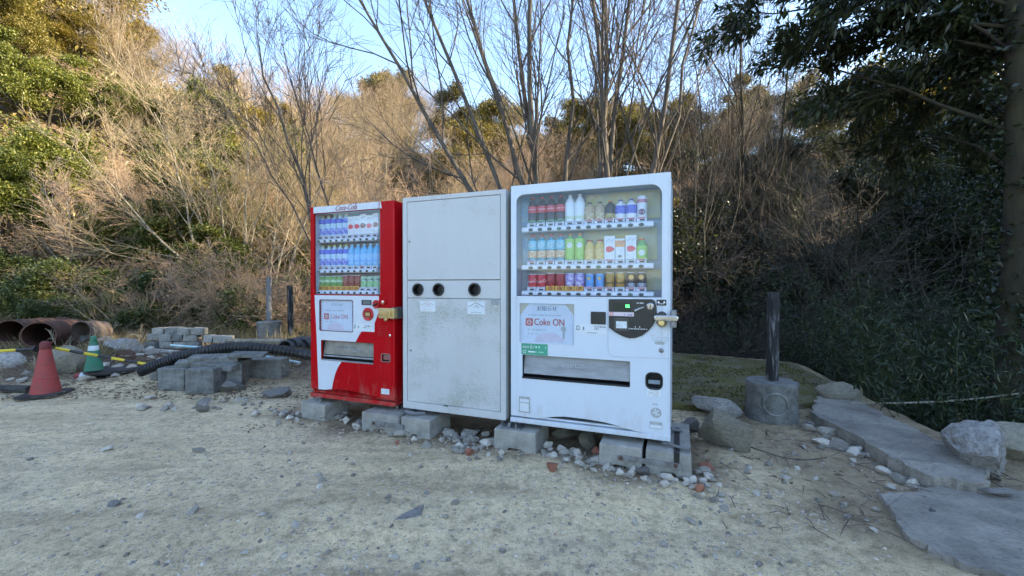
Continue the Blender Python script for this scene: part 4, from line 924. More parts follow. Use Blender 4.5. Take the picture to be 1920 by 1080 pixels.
sk, q_ = VR.plate("instruction_strip", (662.5, 607, 702, 621), 'stickerwhite', -.0042, -.0018); x0, z0, x1, z1 = q_
t_ = MB(); t_.ring(rrect(x0 + .010, z0 + .022, x0 + .030, z1 - .010, .004, 2), rrect(x0 + .014, z0 + .028, x0 + .026, z1 - .016, .003, 2), -.0054, -.004); t_.box(x0 + .056, -.0054, z0 + .026, x0 + .066, -.004, z1 - .018); dashes(t_, x0 + .11, x1 - .015, z1 - .018, -.0054, .010, prng, .9); dashes(t_, x0 + .11, x1 - .06, z1 - .034, -.0054, .008, prng, .9); t_.build("small_print", 'inkgrey', sk)
x, z = VR.q(731.5, 629); t_ = MB(); t_.cone_y(x, z, [(.012, .001), (.011, -.005), (.006, -.007)], 12); t_.build("keyhole", 'chrome', R, smooth=True)
s5, q_ = VR.plate("white_sticker", (715, 729, 730, 739), 'stickerwhite', -.0022, -.0004); x0, z0, x1, z1 = q_; t_ = MB(); [dashes(t_, x0 + .008, x1 - .008, z1 - .012 - .011 * k, -.0034, .006, prng, .85) for k in range(3)]; t_.build("small_print", 'inklight', s5)
t_ = MB(); a = VR.q(705, 612)
for k in range(6): dashes(t_, a[0] + .02, a[0] + .14, a[1] - .016 * k, -.0012, .006, prng, .55)
t_.build("small_print", colmat('printwine', (.25, .01, .01), .4), R)
sm = MB(); x = VR.q(738.5, 600)[0]; sm.box(x - .0015, -.0012, .1, x + .0015, .001, HR * .96); sm.build("door_seam", colmat('seamred', (.35, .01, .012), .3), R)
ft = MB()
for xx in (.05, Wr - .04):
    for yy in (.08, .62): ft = MB(); ft.lathe([(.030, -.045), (.030, -.036), (.014, -.034), (.014, .03)], 12, (xx, yy, 0)); ft.build("levelling_foot", 'steel', R)

# ---------------------------------------------------------------- concrete footing blocks under the row
def footing(px0, px1, py_bot, depth, label, off=.085, h=.148, notch=True, rz=0.):
    d0 = G(px0, py_bot, -.01); d1 = G(px1, py_bot, -.01)
    a0 = (d0 - _w0).dot(U); 
    s0 = row(px0, py_bot - 15, off)[0]; s1 = row(px1, py_bot - 15, off)[0]; w = s1 - s0
    p = _w0 + U * s0 + N * off
    r = empty("footing_block", (p.x, p.y, 0), ROW_ANG + rz, label, "concrete block", "footing blocks under the machines")
    out = [(0, -.03), (w * .28, -.03), (w * .36, .012), (w * .64, .012), (w * .72, -.03), (w, -.03), (w - .006, h), (.006, h)] if notch else [(0, -.03), (w, -.03), (w - .006, h), (.006, h)]
    mb = MB(); mb.plate(out, [], 0, depth); mb.build("block", 'concrete', r, bevel=.008)
    return r, w
f1, w = footing(563, 609, 778, .30, "small grey footing block under the red machine's left foot", .06, .145, False)
t_ = MB(); t_.tube([(w * .55, .05, .143), (w * .62, .06, .165), (w * .6, .09, .188)], [.02, .012, .010], 8); t_.build("anchor_bolt", 'steel', f1)
f2, w = footing(677, 748, 800, .34, "grey footing block with flat steel strap under red machine's right corner", .10)
t_ = MB(); t_.box(w * .30, -.008, .045, w * 1.12, -.001, .085); t_.build("steel_strap", 'steel', f2, bevel=.001)
t_ = MB(); t_.cone_y(w * .36, .066, [(.011, -.009), (.010, -.015), (.006, -.017)], 8); t_.build("bolt", 'rustbolt', f2)
f3, w = footing(751, 806, 806, .34, "grey footing block between the red machine and the bin", .09, .145)
t_ = MB(); t_.tube([(-.02, .10, .155), (.02, .05, .175), (.10, .06, .162), (.16, .12, .158)], .016, 7); t_.build("bent_bracket", 'postgrey', f3)
f4, w = footing(925, 1005, 834, .34, "single grey footing block between the bin and the white machine", .075, .148)
t_ = MB(); t_.box(w * .15, .02, .149, w * .62, .13, .157); t_.box(w * .3, .04, .157, w * .36, .1, .187); t_.box(w * .48, .03, .157, w * .52, .05, .188); t_.build("angle_bracket", 'steel', f4, bevel=.002)
f5, w = footing(1122, 1205, 874, .62, "left of two strapped footing blocks under the white machine's right end", .085)
t_ = MB(); t_.box(w * .44, -.009, .052, w * 1.82, -.001, .088); t_.build("steel_strap", 'steel', f5, bevel=.001)
for xx in (.52, 1.70):
    t_ = MB(); t_.cone_y(w * xx, .070, [(.014, -.009), (.013, -.018), (.008, -.020)], 6); t_.build("bolt", 'rustbolt', f5)
f6, w = footing(1209, 1298, 882, .66, "right of two strapped footing blocks, jutting past the white machine", .085)
t_ = MB(); t_.box(w * .62, .02, .1485, w * .74, .52, .154); t_.box(w * .62, .02, .05, w * .74, -.004, .154); t_.build("anchor_channel", 'black', f6)
for q in ([(w * .40, .10, .170), (w * .65, .08, .165), (w * .95, .03, .170)], [(w * .5, .42, .170), (w * .8, .40, .165)]):
    t_ = MB(); t_.tube(q, .010, 7); t_.build("anchor_rod", 'steel', f6, smooth=True)

# ------------------------------------------------------------------ stones and rocks
def rock_mesh(name, seed, sub=3, rough=.22, facet=.5, flat=1.):
    bm = bmesh.new(); bmesh.ops.create_icosphere(bm, subdivisions=sub, radius=1.)
    rng = np.random.default_rng(seed)
    pl = [(Vector(rng.normal(size=3)).normalized(), rng.uniform(.38, .80)) for _ in range(14)]
    fr = rng.normal(size=(6, 3)) * 2.2; phs = rng.uniform(0, 6, 6)
    for v in bm.verts:
        c = v.co.copy()
        for nrm, dd in pl:
            t = c.dot(nrm)
            if t > dd: c -= nrm * (t - dd) * .96
        s_ = 1 + rough * .22 * sum(math.sin(float(np.dot(f, c)) + p) for f, p in zip(fr, phs)) / 3 + rng.normal() * .012 * sub
        c *= s_; c.z *= flat; v.co = c
    co = np.array([v.co[:] for v in bm.verts]); lo_, hi_ = co.min(0), co.max(0)
    for v in bm.verts: v.co = [(v.co[k] - (lo_[k] + hi_[k]) / 2) / ((hi_[k] - lo_[k]) / 2) for k in range(3)]
    me = bpy.data.meshes.new(name); bm.to_mesh(me); bm.free(); return me
def rock(name, loc, size, seed, mat, label, cat="rock", rot=(0, 0, 0), group=None, sub=3):
    me = rock_mesh(name, seed, sub); o = link(name, me, mat, smooth=True)
    o.location = loc; o.scale = size; o.rotation_euler = rot
    return tag(o, label, cat, group)
def rock_px(px, py, wpx, hpx, seed, mat, label, rot=0., tilt=0., deep=.8, z=0., cat="rock", sub=3):
    """px,py: foot of the rock in the photograph, width and height in its pixels"""
    p = G(px, py, z); s = p.y / FPX
    return rock('rock', (p.x * (1 + wpx * s * .3 / p.y), p.y + wpx * s * .3, z + hpx * s * .42), (wpx * s * .56, wpx * s * .5 * deep, hpx * s * .58), seed, mat, label, cat, (tilt, tilt * .5, rot), sub=sub)
rock_px(1832, 898, 150, 100, 66, 'rockpale', "large pale angular rock at the slab's end, far right", .9, .2, .7, sub=4)
rock_px(1905, 868, 120, 62, 22, 'rocktan', "grey tan boulder cut off by the right picture edge", .3, 0, .8)
rock_px(1346, 785, 88, 38, 57, 'rockpale', "flat bluish white rock between white machine and round post base", .1, .1, .6)
rock_px(1362, 845, 84, 66, 52, 'rocktan', "pointed greenish tan rock beside the white machine's footing", -.6, .5, .6)
rock_px(1577, 752, 72, 32, 25, 'rocktan', "tan flat-topped rock on the slab beside the rope", .2, .05, .8, .055)
rock_px(1472, 719, 28, 9, 26, 'rockpale', "small flat pale stone behind the round post base", .1, 0, .7, .055)
rock_px(125, 712, 66, 62, 27, 'rocktan', "rounded tan boulder between the red and green cones", .4, .1, .8)
rock_px(12, 702, 66, 40, 28, 'rockpale', "whitish boulder at the left picture edge", .2, .1, .8)
rock_px(158, 664, 100, 36, 29, 'rockgrey', "low grey boulder behind the green cone", .1, 0, .6, .05)
rock_px(238, 672, 66, 34, 30, 'rockpale', "pale rounded rock behind the coiled wire", .2, .1, .8, .05)
rock_px(436, 738, 46, 26, 31, 'rockgrey', "mottled grey rock at the foot of the stacked blocks", .2, .1, .8)
rock_px(518, 749, 48, 17, 32, 'rockgrey', "flat broken slab of grey stone left of red machine", .3, .05, .7)
rock_px(382, 762, 22, 15, 33, 'rockpale', "small whitish stone near the stacked concrete blocks", .3)
rock_px(381, 772, 20, 9, 34, 'rocktan', "small flat tan stone in front of a whitish one", .3)
rock_px(1290, 812, 40, 26, 49, 'rockgrey', "dark half-hidden stone behind the jutting footing block", .3)
rock_px(1060, 826, 52, 26, 35, 'rocktan', "brown stone lying under the white machine", .2, .1, .8, 0)
rock_px(1105, 842, 42, 30, 36, 'rocktan', "upright tan stone beside the strapped footing blocks", .8, .3, .8, 0)
rock_px(758, 985, 84, 10, 37, 'rockpale', "flat embedded grey stone in the sand at front centre", .5, 0, .6, -.012)
rock_px(1205, 895, 30, 14, 38, 'rockgrey', "half buried blue-grey stone before the strapped blocks", .5, 0, .7, -.005)
rock_px(1875, 935, 50, 12, 39, 'rockpale', "pale oval stone lying on the sunken slab", .1, 0, .6, .02)
rock_px(1745, 968, 24, 10, 40, 'rockgrey', "small flat grey stone at the sunken slab's rim", .1, 0, .6, .0)
rock_px(215, 955, 20, 14, 43, 'rockpale', "single bluish stone left of the yard's middle", .3)

# loose stones that are big enough to pick out: in the rubble strip and along the slab
stone_me = [rock_mesh("loose_stone", 100 + k, 2, .3) for k in range(8)]
red_me = [rock_mesh("brick_fragment", 140 + k, 2, .2) for k in range(2)]
for me in stone_me: me.materials.append(M['cobble']); me.polygons.foreach_set('use_smooth', [True] * len(me.polygons)); me.set_sharp_from_angle(angle=math.radians(22))
for me in red_me: me.materials.append(M['rockred'])
srng = random.Random(21)
def stone(px, py, spx, red=False, strip="row"):
    p = G(px, py); s = spx * p.y / FPX / 2
    o = bpy.data.objects.new("brick_fragment" if red else "loose_stone", srng.choice(red_me if red else stone_me)); COL.objects.link(o)
    o.location = (p.x, p.y, tz(p.x, p.y) + s * .35); o.scale = (s * srng.uniform(.8, 1.35), s * srng.uniform(.7, 1.1), s * srng.uniform(.5, .85)); o.rotation_euler = (srng.uniform(-.4, .4), srng.uniform(-.4, .4), srng.uniform(0, 6.3))
    return o
LB = {"row": ("loose stone in the rubble strip along the machines' footing blocks", "rubble stones along the footing blocks"), "slab": ("loose stone in the soil beside the coping slab", "stones beside the coping slab"), "yard": ("single small stone scattered on the open sandy yard", "stones scattered on the yard"), "bank": ("loose stone at the foot of the debris bank on the left", "stones at the debris bank")}
def where(x, key):
    if key == "row": return " before the red machine" if x < 750 else " before the recycling bin" if x < 950 else " before the white machine" if x < 1210 else " right of the white machine's footing"
    if key == "yard": return " in its left third" if x < 640 else " in its middle" if x < 1150 else " towards the right slab"
    if key == "slab": return ", nearer the round post base" if x < 1560 else ", nearer the large angular rock"
    return ", below the blocks" if x < 460 else ", next to the red machine"
LS = {"row": "rubble stone lying", "slab": "loose stone in soil beside the coping slab", "yard": "small single stone on the open yard", "bank": "loose stone at the debris bank's foot"}
def strip_line(a, b, n, spread, smin, smax, key):
    for k in range(n):
        t = srng.random(); x = a[0] + (b[0] - a[0]) * t + srng.gauss(0, 6); y = a[1] + (b[1] - a[1]) * t + srng.gauss(0, spread)
        o = stone(x, y, smin + (smax - smin) * srng.random() ** 1.8); tag(o, LS[key] + where(x, key), "stone", LB[key][1] + where(x, key))
strip_line((600, 778), (700, 806), 16, 6, 9, 24, "row")
strip_line((690, 800), (930, 838), 42, 9, 9, 26, "row")
strip_line((800, 810), (930, 828), 18, 7, 12, 26, "row")
strip_line((850, 848), (950, 858), 14, 8, 9, 20, "row")
strip_line((1000, 838), (1125, 872), 30, 10, 9, 22, "row")
strip_line((1120, 880), (1320, 905), 36, 9, 8, 22, "row")
strip_line((1290, 900), (1370, 935), 14, 16, 8, 22, "row")
strip_line((1500, 790), (1720, 900), 44, 16, 9, 28, "slab")
strip_line((1350, 860), (1640, 960), 24, 22, 8, 20, "slab")
strip_line((1620, 900), (1760, 990), 16, 16, 8, 18, "slab")
strip_line((440, 765), (570, 790), 22, 8, 8, 18, "bank")
strip_line((240, 752), (460, 762), 16, 6, 8, 20, "bank")
strip_line((20, 720), (290, 700), 22, 12, 8, 22, "bank")
strip_line((230, 690), (560, 690), 26, 14, 8, 20, "bank")
for k in range(110):
    x = srng.uniform(20, 1600); o = stone(x, srng.uniform(830, 1075), 7 + 11 * srng.random() ** 2); tag(o, LS["yard"] + where(x, "yard"), "stone", LB["yard"][1] + where(x, "yard"))
for (x, y, s, lab) in ((880, 852, 20, "red brick fragment in the rubble before the bin"), (1228, 882, 1, None), (1118, 848, 20, "red brick fragment behind the strapped footing blocks"), (1034, 880, 24, "half red brick piece lying before the white machine"), (1325, 876, 24, "orange red fragment right of the jutting footing block"), (1310, 914, 26, "long terracotta shard right of the front footing blocks"), (745, 828, 12, "tiny red fragment before the bin's left footing")):
    if lab: tag(stone(x, y, s, True), lab, "brick fragment")

# the 290 stones that show largest stay single; the small rest is one mass of rubble
bpy.context.view_layer.update()
_st = sorted([o for o in COL.objects if o.name.startswith("loose_stone")], key=lambda o: -o.scale.x * o.scale.y / max(o.location.y, .5) ** 2)
_vs, _fs, _o = [], [], 0
for o in _st[290:]:
    co = np.array([(o.matrix_world @ v.co)[:] for v in o.data.vertices]); fa = np.array([p.vertices[:] for p in o.data.polygons]); _vs.append(co); _fs.append(fa + _o); _o += len(co)
    bpy.data.objects.remove(o)
tag(link("rubble", np_mesh("rubble", np.concatenate(_vs), np.concatenate(_fs)), 'cobble'), "small mixed rubble strewn between the larger stones", kind='stuff')
# gravel: nobody could count it
def ico():
    bm = bmesh.new(); bmesh.ops.create_icosphere(bm, subdivisions=1, radius=1.)
    v = np.array([x.co[:] for x in bm.verts]); f = np.array([[q.index for q in t.verts] for t in bm.faces]); bm.free(); return v, f
IV, IF = ico()
def pebbles(pts, sizes, rng):
    n = len(pts); v = IV[None] * (1 + rng.normal(size=(n, len(IV), 1)) * .16)
    sc = rng.uniform(.55, 1.3, (n, 1, 3)); sc[:, :, 2] *= .6; v = v * sc * sizes[:, None, None]
    a = rng.uniform(0, 6.3, n); ca, sa = np.cos(a), np.sin(a)
    x = v[:, :, 0] * ca[:, None] - v[:, :, 1] * sa[:, None]; y = v[:, :, 0] * sa[:, None] + v[:, :, 1] * ca[:, None]
    v = np.stack([x, y, v[:, :, 2]], 2) + pts[:, None]
    f = IF[None] + (np.arange(n) * len(IV))[:, None, None]
    return v.reshape(-1, 3), f.reshape(-1, 3)
rng = np.random.default_rng(77)
n = 60000
yy = 1.25 + 6.2 * rng.random(n) ** 1.7; xx = rng.uniform(-1.3, 1.3, n) * (yy + .4)
dens = 1.25 * vnoise(xx * .9 + 20, yy * 1.5) + .6 * vnoise(xx * 3.3, yy * 4.2) + np.where(xx < -.35 * yy, .22, 0) + rng.normal(size=n) * .16
row_d = np.abs((xx - _w0.x) * N.x + (yy - _w0.y) * N.y - .16)
inrow = (row_d < .25) & (xx > -2) & (xx < 1.7)
keep = (dens > .12) | (rng.random(n) < .10) | (inrow & (rng.random(n) < .9))
keep &= poly_inside_dist(xx, yy, RAVINE) < -.05
xx, yy = xx[keep], yy[keep]; sz = .0024 + .012 * rng.random(len(xx)) ** 5 + .004 * inrow[keep] * rng.random(len(xx))
v, f = pebbles(np.stack([xx, yy, terrain(xx, yy) - sz * .12], 1), sz, rng)
tag(link("gravel", np_mesh("gravel", v, f), 'gravel'), "fine mixed grey gravel strewn over the sandy yard", kind='stuff')
def leaf_arrays(c, d, nrm, L, Wd, fold=.25):
    """c centre base (n,3), d direction, nrm normal -> kite shaped folded leaves"""
    d = d / np.linalg.norm(d, axis=1, keepdims=True); s = np.cross(d, nrm); s /= np.linalg.norm(s, axis=1, keepdims=True) + 1e-9
    up = np.cross(s, d); L = L[:, None]; Wd = Wd[:, None]
    a = c; b_ = c + d * L * .45 + s * Wd * .5 + up * Wd * fold; t = c + d * L; e = c + d * L * .45 - s * Wd * .5 + up * Wd * fold
    v = np.stack([a, b_, t, e], 1).reshape(-1, 3); k = np.arange(len(c))[:, None] * 4
    return v, np.concatenate([k + np.array([[0, 1, 2]]), k + np.array([[0, 2, 3]])], 1).reshape(-1, 3)
# dry leaves and stalks on the bank, at the row's back and beside the slab
n = 9000
px_ = np.concatenate([rng.uniform(-9.5, -1.6, n), rng.uniform(1.2, 3.4, 600), rng.uniform(-2.4, 1.4, 900)]); py_ = np.concatenate([4.55 + rng.random(n) ** 1.5 * 5, rng.uniform(2.2, 7, 600), rng.uniform(3.5, 5.6, 900)])
ok = poly_inside_dist(px_, py_, RAVINE) < 0; px_, py_ = px_[ok], py_[ok]; n = len(px_)
d = np.stack([rng.normal(size=n), rng.normal(size=n), rng.normal(size=n) * .25 + .1], 1); nr = np.stack([rng.normal(size=n) * .4, rng.normal(size=n) * .4, np.ones(n)], 1)
v, f = leaf_arrays(np.stack([px_, py_, terrain(px_, py_) + .012 + rng.random(n) * .02], 1), d, nr, rng.uniform(.02, .065, n), rng.uniform(.010, .028, n))
tag(link("leaf_litter", np_mesh("leaf_litter", v, f), 'litter'), "dry brown leaf litter over the debris bank", kind='stuff')

mp_ = [g(1215, 752, .06), g(1400, 756, .06), g(1590, 746, .06), g(1545, 714, .07), g(1480, 680, .08), g(1255, 663, .08), g(1130, 660, .08)]
mx = rng.uniform(1.0, 4.6, 16000); my = rng.uniform(4.2, 8, 16000); ok = (poly_inside_dist(mx, my, mp_) > .02) & (vnoise(mx * 1.9 + 3, my * 1.9) + .5 * vnoise(mx * 6, my * 6) > -.12); mx, my = mx[ok], my[ok]; n = len(mx)
v, f = leaf_arrays(np.stack([mx, my, np.full(n, .054)], 1), np.stack([rng.normal(size=n), rng.normal(size=n), rng.uniform(.1, .8, n)], 1), np.stack([rng.normal(size=n), rng.normal(size=n), np.ones(n)], 1), rng.uniform(.015, .05, n), rng.uniform(.008, .022, n))
tag(link("moss", np_mesh("moss", v, f), 'mossleaf'), "brown green moss tufts and litter on the concrete behind white machine", kind='stuff')
n = 5200; gx_ = rng.uniform(-10.5, -1.9, n); gy_ = 5.4 + rng.random(n) ** .8 * 5; ok = vnoise(gx_ * 1.1 + 5, gy_ * 1.1) + .4 * vnoise(gx_ * 4, gy_ * 4) > -.02 - .06 * (gy_ - 6); gx_, gy_ = gx_[ok], gy_[ok]; c3 = np.repeat(np.stack([gx_, gy_, terrain(gx_, gy_)], 1), 5, 0); n = len(c3)
v, f = leaf_arrays(c3 + rng.normal(size=(n, 3)) * np.array([.05, .05, 0]), np.stack([rng.normal(size=n) * .55, rng.normal(size=n) * .55, np.ones(n) * .8], 1), rng.normal(size=(n, 3)), rng.uniform(.08, .34, n), rng.uniform(.005, .012, n), .1)
tag(link("dry_grass", np_mesh("dry_grass", v, f), 'drygrass'), "dry straw coloured grass on the debris bank", kind='stuff')
n = 900; tx = np.concatenate([rng.uniform(-8.5, -1.7, 600), rng.uniform(1.1, 3.3, 300)]); ty = np.concatenate([4.7 + rng.random(600) ** 1.3 * 4, rng.uniform(2.1, 5.2, 300)]); d3 = np.stack([rng.normal(size=n), rng.normal(size=n), rng.normal(size=n) * .12], 1); d3 /= np.linalg.norm(d3, axis=1, keepdims=True); ln = rng.uniform(.05, .24, n)
tw = MB()
for k in range(n):
    a = Vector((tx[k], ty[k], tz(tx[k], ty[k]) + .012)); q = a + Vector(d3[k]) * ln[k]; q.z = max(q.z, a.z - .004); tw.tube([a, a.lerp(q, .5) + Vector((rng.normal() * .012, rng.normal() * .012, .006)), q], [.003, .0024, .0012], 3, cap=False)
tag(tw.build("fallen_twigs", 'twiggrey'), "dry fallen twigs littering the bank and the slab's edge", kind='stuff')
# ------------------------------------------------------------------ things on the right
def smooth_path(pts, per):
    out = []; n = len(pts)
    for i in range(n - 1):
        p0, p1, p2, p3 = pts[max(i - 1, 0)], pts[i], pts[i + 1], pts[min(i + 2, n - 1)]
        for k in range(per):
            t = k / per; out.append(.5 * (2 * p1 + (p2 - p0) * t + (2 * p0 - 5 * p1 + 4 * p2 - p3) * t * t + (3 * p1 - p0 - 3 * p2 + p3) * t ** 3))
    return out + [pts[-1]]
p = G(1446, 793); bx, by = p.x * (p.y + .22) / p.y, p.y + .22
pb = empty("post_base", (bx, by, 0), 0., "round cast concrete post base with ring mark, right of white machine", "post base")
mb = MB(); prof = [(.222, -.05), (.220, .0), (.211, .15), (.214, .28), (.221, .312), (.214, .328), (.06, .335)]; mb.lathe(prof, 32); mb.build("base_body", 'concdark', pb, smooth=True)
mb = MB(); ang0 = -math.pi / 2 - .38
def on_cyl(u, w): a = ang0 + u / .215; return (.217 * math.cos(a), .217 * math.sin(a), w)
mb.tube([on_cyl(.098 * math.cos(a), .155 + .098 * math.sin(a)) for a in [k * math.pi / 16 for k in range(33)]], .011, 6, cap=False); mb.build("ring_mark", 'concdark', pb, smooth=True)
tp = empty("timber_post", (bx - .005, by - .02, .33), .3, "black weathered square timber post standing in the round concrete base", "post")
mb = MB(); hh = 1.16 - .33
for k in range(9): pass
zs = [0, .1, .22, .36, .5, .62, .72, hh]; rr = np.random.default_rng(4)
v = []; 
for z in zs:
    for (sx, sy) in ((-1, -1), (1, -1), (1, 1), (-1, 1)): v.append((sx * .037 + rr.normal() * .002 + z * .012, sy * .037 + rr.normal() * .002, z))
f = [(i * 4 + k, i * 4 + (k + 1) % 4, i * 4 + 4 + (k + 1) % 4, i * 4 + 4 + k) for i in range(len(zs) - 1) for k in range(4)] + [(3, 2, 1, 0), tuple(len(zs) * 4 - 4 + k for k in range(4))]
mb.add(v, f); mb.build("post_timber", 'timber', tp, bevel=.005)
# rope: two twisted strands sagging from the tan rock to the right
a, c_ = P(1597, 756, 4.15), P(1960, 731, 4.3); mb = MB(); n = 160
for ph in (0, math.pi):
    mb.tube([a.lerp(c_, k / n) + Vector((0, math.cos(k * .75 + ph) * .0045, math.sin(k * .75 + ph) * .0045 - .045 * math.sin(math.pi * k / n))) for k in range(n + 1)], .0055, 5)
tag(mb.build("rope", 'rope', smooth=True), "thin pale twisted rope stretched over the bamboo grass", "rope")
mb = MB(); mb.tube(smooth_path([G(1385, 830, .02), G(1430, 846, .012), G(1470, 858, .012), G(1510, 862, .012), G(1550, 858, .012)], 6), .0035, 5); tag(mb.build("cable", 'black', smooth=True), "thin black cable curled on the soil near the slab", "cable")

# ------------------------------------------------------------------ things on the left
def cone(name, px, py, h, z, body, tip, band, label, base=True):
    p = G(px, py, z); k = h / .62
    r = empty(name, (p.x, p.y, z), .3, label, "traffic cone")
    prof = [(.135, .03), (.128, .06), (.090, .27), (.060, .46), (.048, .53)]
    m_ = MB(); m_.lathe([(a * k, c * k) for a, c in prof], 20); m_.build("cone_body", body, r, smooth=True)
    m_ = MB(); m_.lathe([(.048 * k, .531 * k), (.050 * k, .535 * k), (.048 * k, .59 * k), (.038 * k, .615 * k), (.015 * k, .625 * k)], 16); m_.build("cone_tip", tip, r, smooth=True)
    if band:
        m_ = MB(); m_.lathe([(.076 * k, .375 * k), (.077 * k, .378 * k), (.064 * k, .455 * k), (.062 * k, .457 * k)], 20); m_.build("white_band", 'conewhite', r, smooth=True)
    else:
        for (za, zb) in ((.20, .205), (.36, .365)):
            ra = np.interp(za, [c for a, c in prof], [a for a, c in prof]); m_ = MB(); m_.lathe([((ra + .001) * k, za * k), ((ra + .004) * k, (za + .004) * k), ((ra - .002) * k, (zb + .008) * k)], 20); m_.build("cone_step", body, r, smooth=True)
    if base:
        m_ = MB(); m_.prism(rrect(-.19 * k, -.19 * k, .19 * k, .19 * k, .05, 4), 0, .035); m_.v = [(x, z_, y) for x, y, z_ in m_.v]; m_.build("cone_foot", 'rubber', r, bevel=.006)
    return r
rc = cone("traffic_cone", 86, 741, .60, 0, 'conered', 'conedark', False, "faded red traffic cone at the left edge")
gc = cone("traffic_cone", 176, 697, .45, .13, 'conegreen', 'conegreen', True, "green traffic cone with white band on black rubber weights", False)
gp = G(182, 716)
for k, (dx, dy, zc, lab) in enumerate(((0.03, .0, .035, "lower flat black rubber ring under the green cone"), (0, 0, .105, "upper flat black rubber ring right under the green cone"))):
    m_ = MB(); m_.lathe([(.15, -.030), (.26, -.032), (.285, -.012), (.28, .018), (.24, .030), (.15, .028)], 28)
    o = m_.build("rubber_ring", 'rubber', smooth=True); o.location = (gp.x + dx, gp.y + .22 + dy, zc); o.rotation_euler = (.05 - .06 * k, .03, k); tag(o, lab, "rubber ring", "cone weights")
p = G(120, 722); m_ = MB(); m_.lathe([(.05, -.10), (.03, .16), (.012, .20)], 12); o = m_.build("cone_fragment", 'conered', smooth=True); o.location = (p.x + .02, p.y + .25, .055); o.rotation_euler = (.1, 1.45, .35); tag(o, "broken piece of a red cone lying between the cones", "cone fragment")
m_ = MB(); m_.lathe([(.056, -.04), (.047, .045)], 12); w_ = m_.build("white_band", 'conewhite', o, smooth=True)
p = G(12, 741); m_ = MB(); m_.tube([(p.x - .5, p.y + .15, .04), (p.x - .1, p.y + .1, .045), (p.x + .12, p.y + .12, .035)], .045, 8); tag(m_.build("rubber_hose", 'rubber', smooth=True), "black rubber hose on the ground at left edge", "hose")
def bar(pts, n, label, rad=.017):
    """striped cone bar: alternating yellow and black sleeves"""
    a, c = Vector(pts[0]), Vector(pts[1]); r = empty("cone_bar", a, 0, label, "cone bar", "striped cone bars")
    for k in range(n):
        q0, q1 = (c - a) * (k / n), (c - a) * ((k + 1) / n); m_ = MB(); m_.tube([q0, q1], rad, 10); m_.build("yellow_sleeve" if k % 2 == 0 else "black_sleeve", 'yellow' if k % 2 == 0 else 'black', r, smooth=True)
    m_ = MB(); m_.tube([(c - a) * 1.0, (c - a) * 1.02], rad * 2.2, 12); m_.build("bar_ring", 'black', r)
bar((P(-75, 663, 4.75), P(66, 654, 4.85)), 4, "yellow and black bar hooked on the red cone's left side")
bar((P(104, 653, 4.9), P(282, 684, 5.3)), 7, "yellow and black bar running from red cone past green cone")
# corrugated drain pipe draped over the blocks
pts = [P(262, 697, 5.0), P(300, 682, 5.05), P(345, 667, 5.1), P(400, 655, 5.15), P(455, 651, 5.2), P(520, 656, 5.25), P(590, 668, 5.3), P(700, 690, 5.3)]
sp = smooth_path(pts, 34); m_ = MB(); m_.tube(sp, [.066 if (i // 2) % 2 else .055 for i in range(len(sp))], 14, cap=False)
m_.tube([sp[0] + (sp[0] - sp[1]).normalized() * -.02, sp[0] + (sp[1] - sp[0]).normalized() * .03], .05, 14)
tag(m_.build("drain_pipe", 'corr', smooth=True), "black corrugated drain pipe draped over the concrete blocks", "pipe")
def block(px0, px1, py, hpx, label, name="concrete_block", mat='concdark', depth=.2, rz=0., z=0., tilt=(0, 0), cat="concrete block", group="blocks on the debris bank", y=None):
    p = G(px0, py, z) if y is None else P(px0, py, y); s = p.y / FPX; w = (px1 - px0) * s; h = hpx * s
    m_ = MB(); rr = random.Random(int(px0 * 7 + py)); j = lambda: rr.uniform(-.006, .006)
    v = [(x + j(), y_ + j(), zz_ + j()) for zz_ in (0, h) for y_ in (0, depth) for x in (0, w)]
    m_.add(v, [(0, 2, 3, 1), (4, 5, 7, 6), (0, 1, 5, 4), (2, 6, 7, 3), (0, 4, 6, 2), (1, 3, 7, 5)])
    o = m_.build(name, mat, bevel=.008); o.location = (p.x, p.y, p.z); o.rotation_euler = (tilt[0], tilt[1], rz); return tag(o, label, cat, group)
block(295, 344, 735, 44, "left grey concrete block under the drain pipe", depth=.22, rz=.05)
block(347, 402, 739, 47, "middle pitted concrete block facing front under the flagstones", depth=.35, rz=-.04)
block(403, 447, 732, 46, "narrow concrete block right of the pitted one", depth=.30, rz=.25)
block(449, 526, 716, 42, "wide dark concrete block with brown stained end", depth=.22, rz=.02)
block(281, 294, 722, 32, "small concrete block stub left of the row", depth=.2)
for (a, b_, y, h, rz, tl, lab) in ((357, 441, 692, 12, -.12, (.12, .05), "lower thick flagstone lying on the concrete blocks"), (352, 438, 680, 9, .15, (.20, .02), "upper pale flagstone on top of the concrete blocks"), (425, 488, 672, 8, .2, (.05, .03), "thin grey flagstone half under the drain pipe"), (330, 372, 692, 11, .3, (.25, -.15), "small broken flagstone tilted beside the thick one")):
    block(a, b_, y, h, lab, "flagstone", 'concdark', .34, rz, 0, tl, "flagstone", "flagstones on the blocks", y=4.95)
bz = .12
for rw, (y0, xs) in enumerate(((654, (272, 298, 324, 346)), (640, (276, 298, 320, 343)), (628, (284, 309, 334, 356)))):
    for k, x in enumerate(xs):
        block(x + (k * 7 + rw * 5) % 4 - 2, x + 21 + 3 * (k % 2), y0 - (k + rw) % 2, 12.5, f"weathered grey brick, {('first', 'second', 'third', 'fourth')[k]} from left in {('bottom', 'middle', 'top')[rw]} course of the brick pile", "brick_block", 'concdark' if (k + rw) % 3 == 0 else 'concrete', .14, .09 * ((k * 5 + rw * 3) % 4 - 1.5), 0, (0, .02 * (k - 1)), "brick", "bricks stacked on the bank", y=7.3)
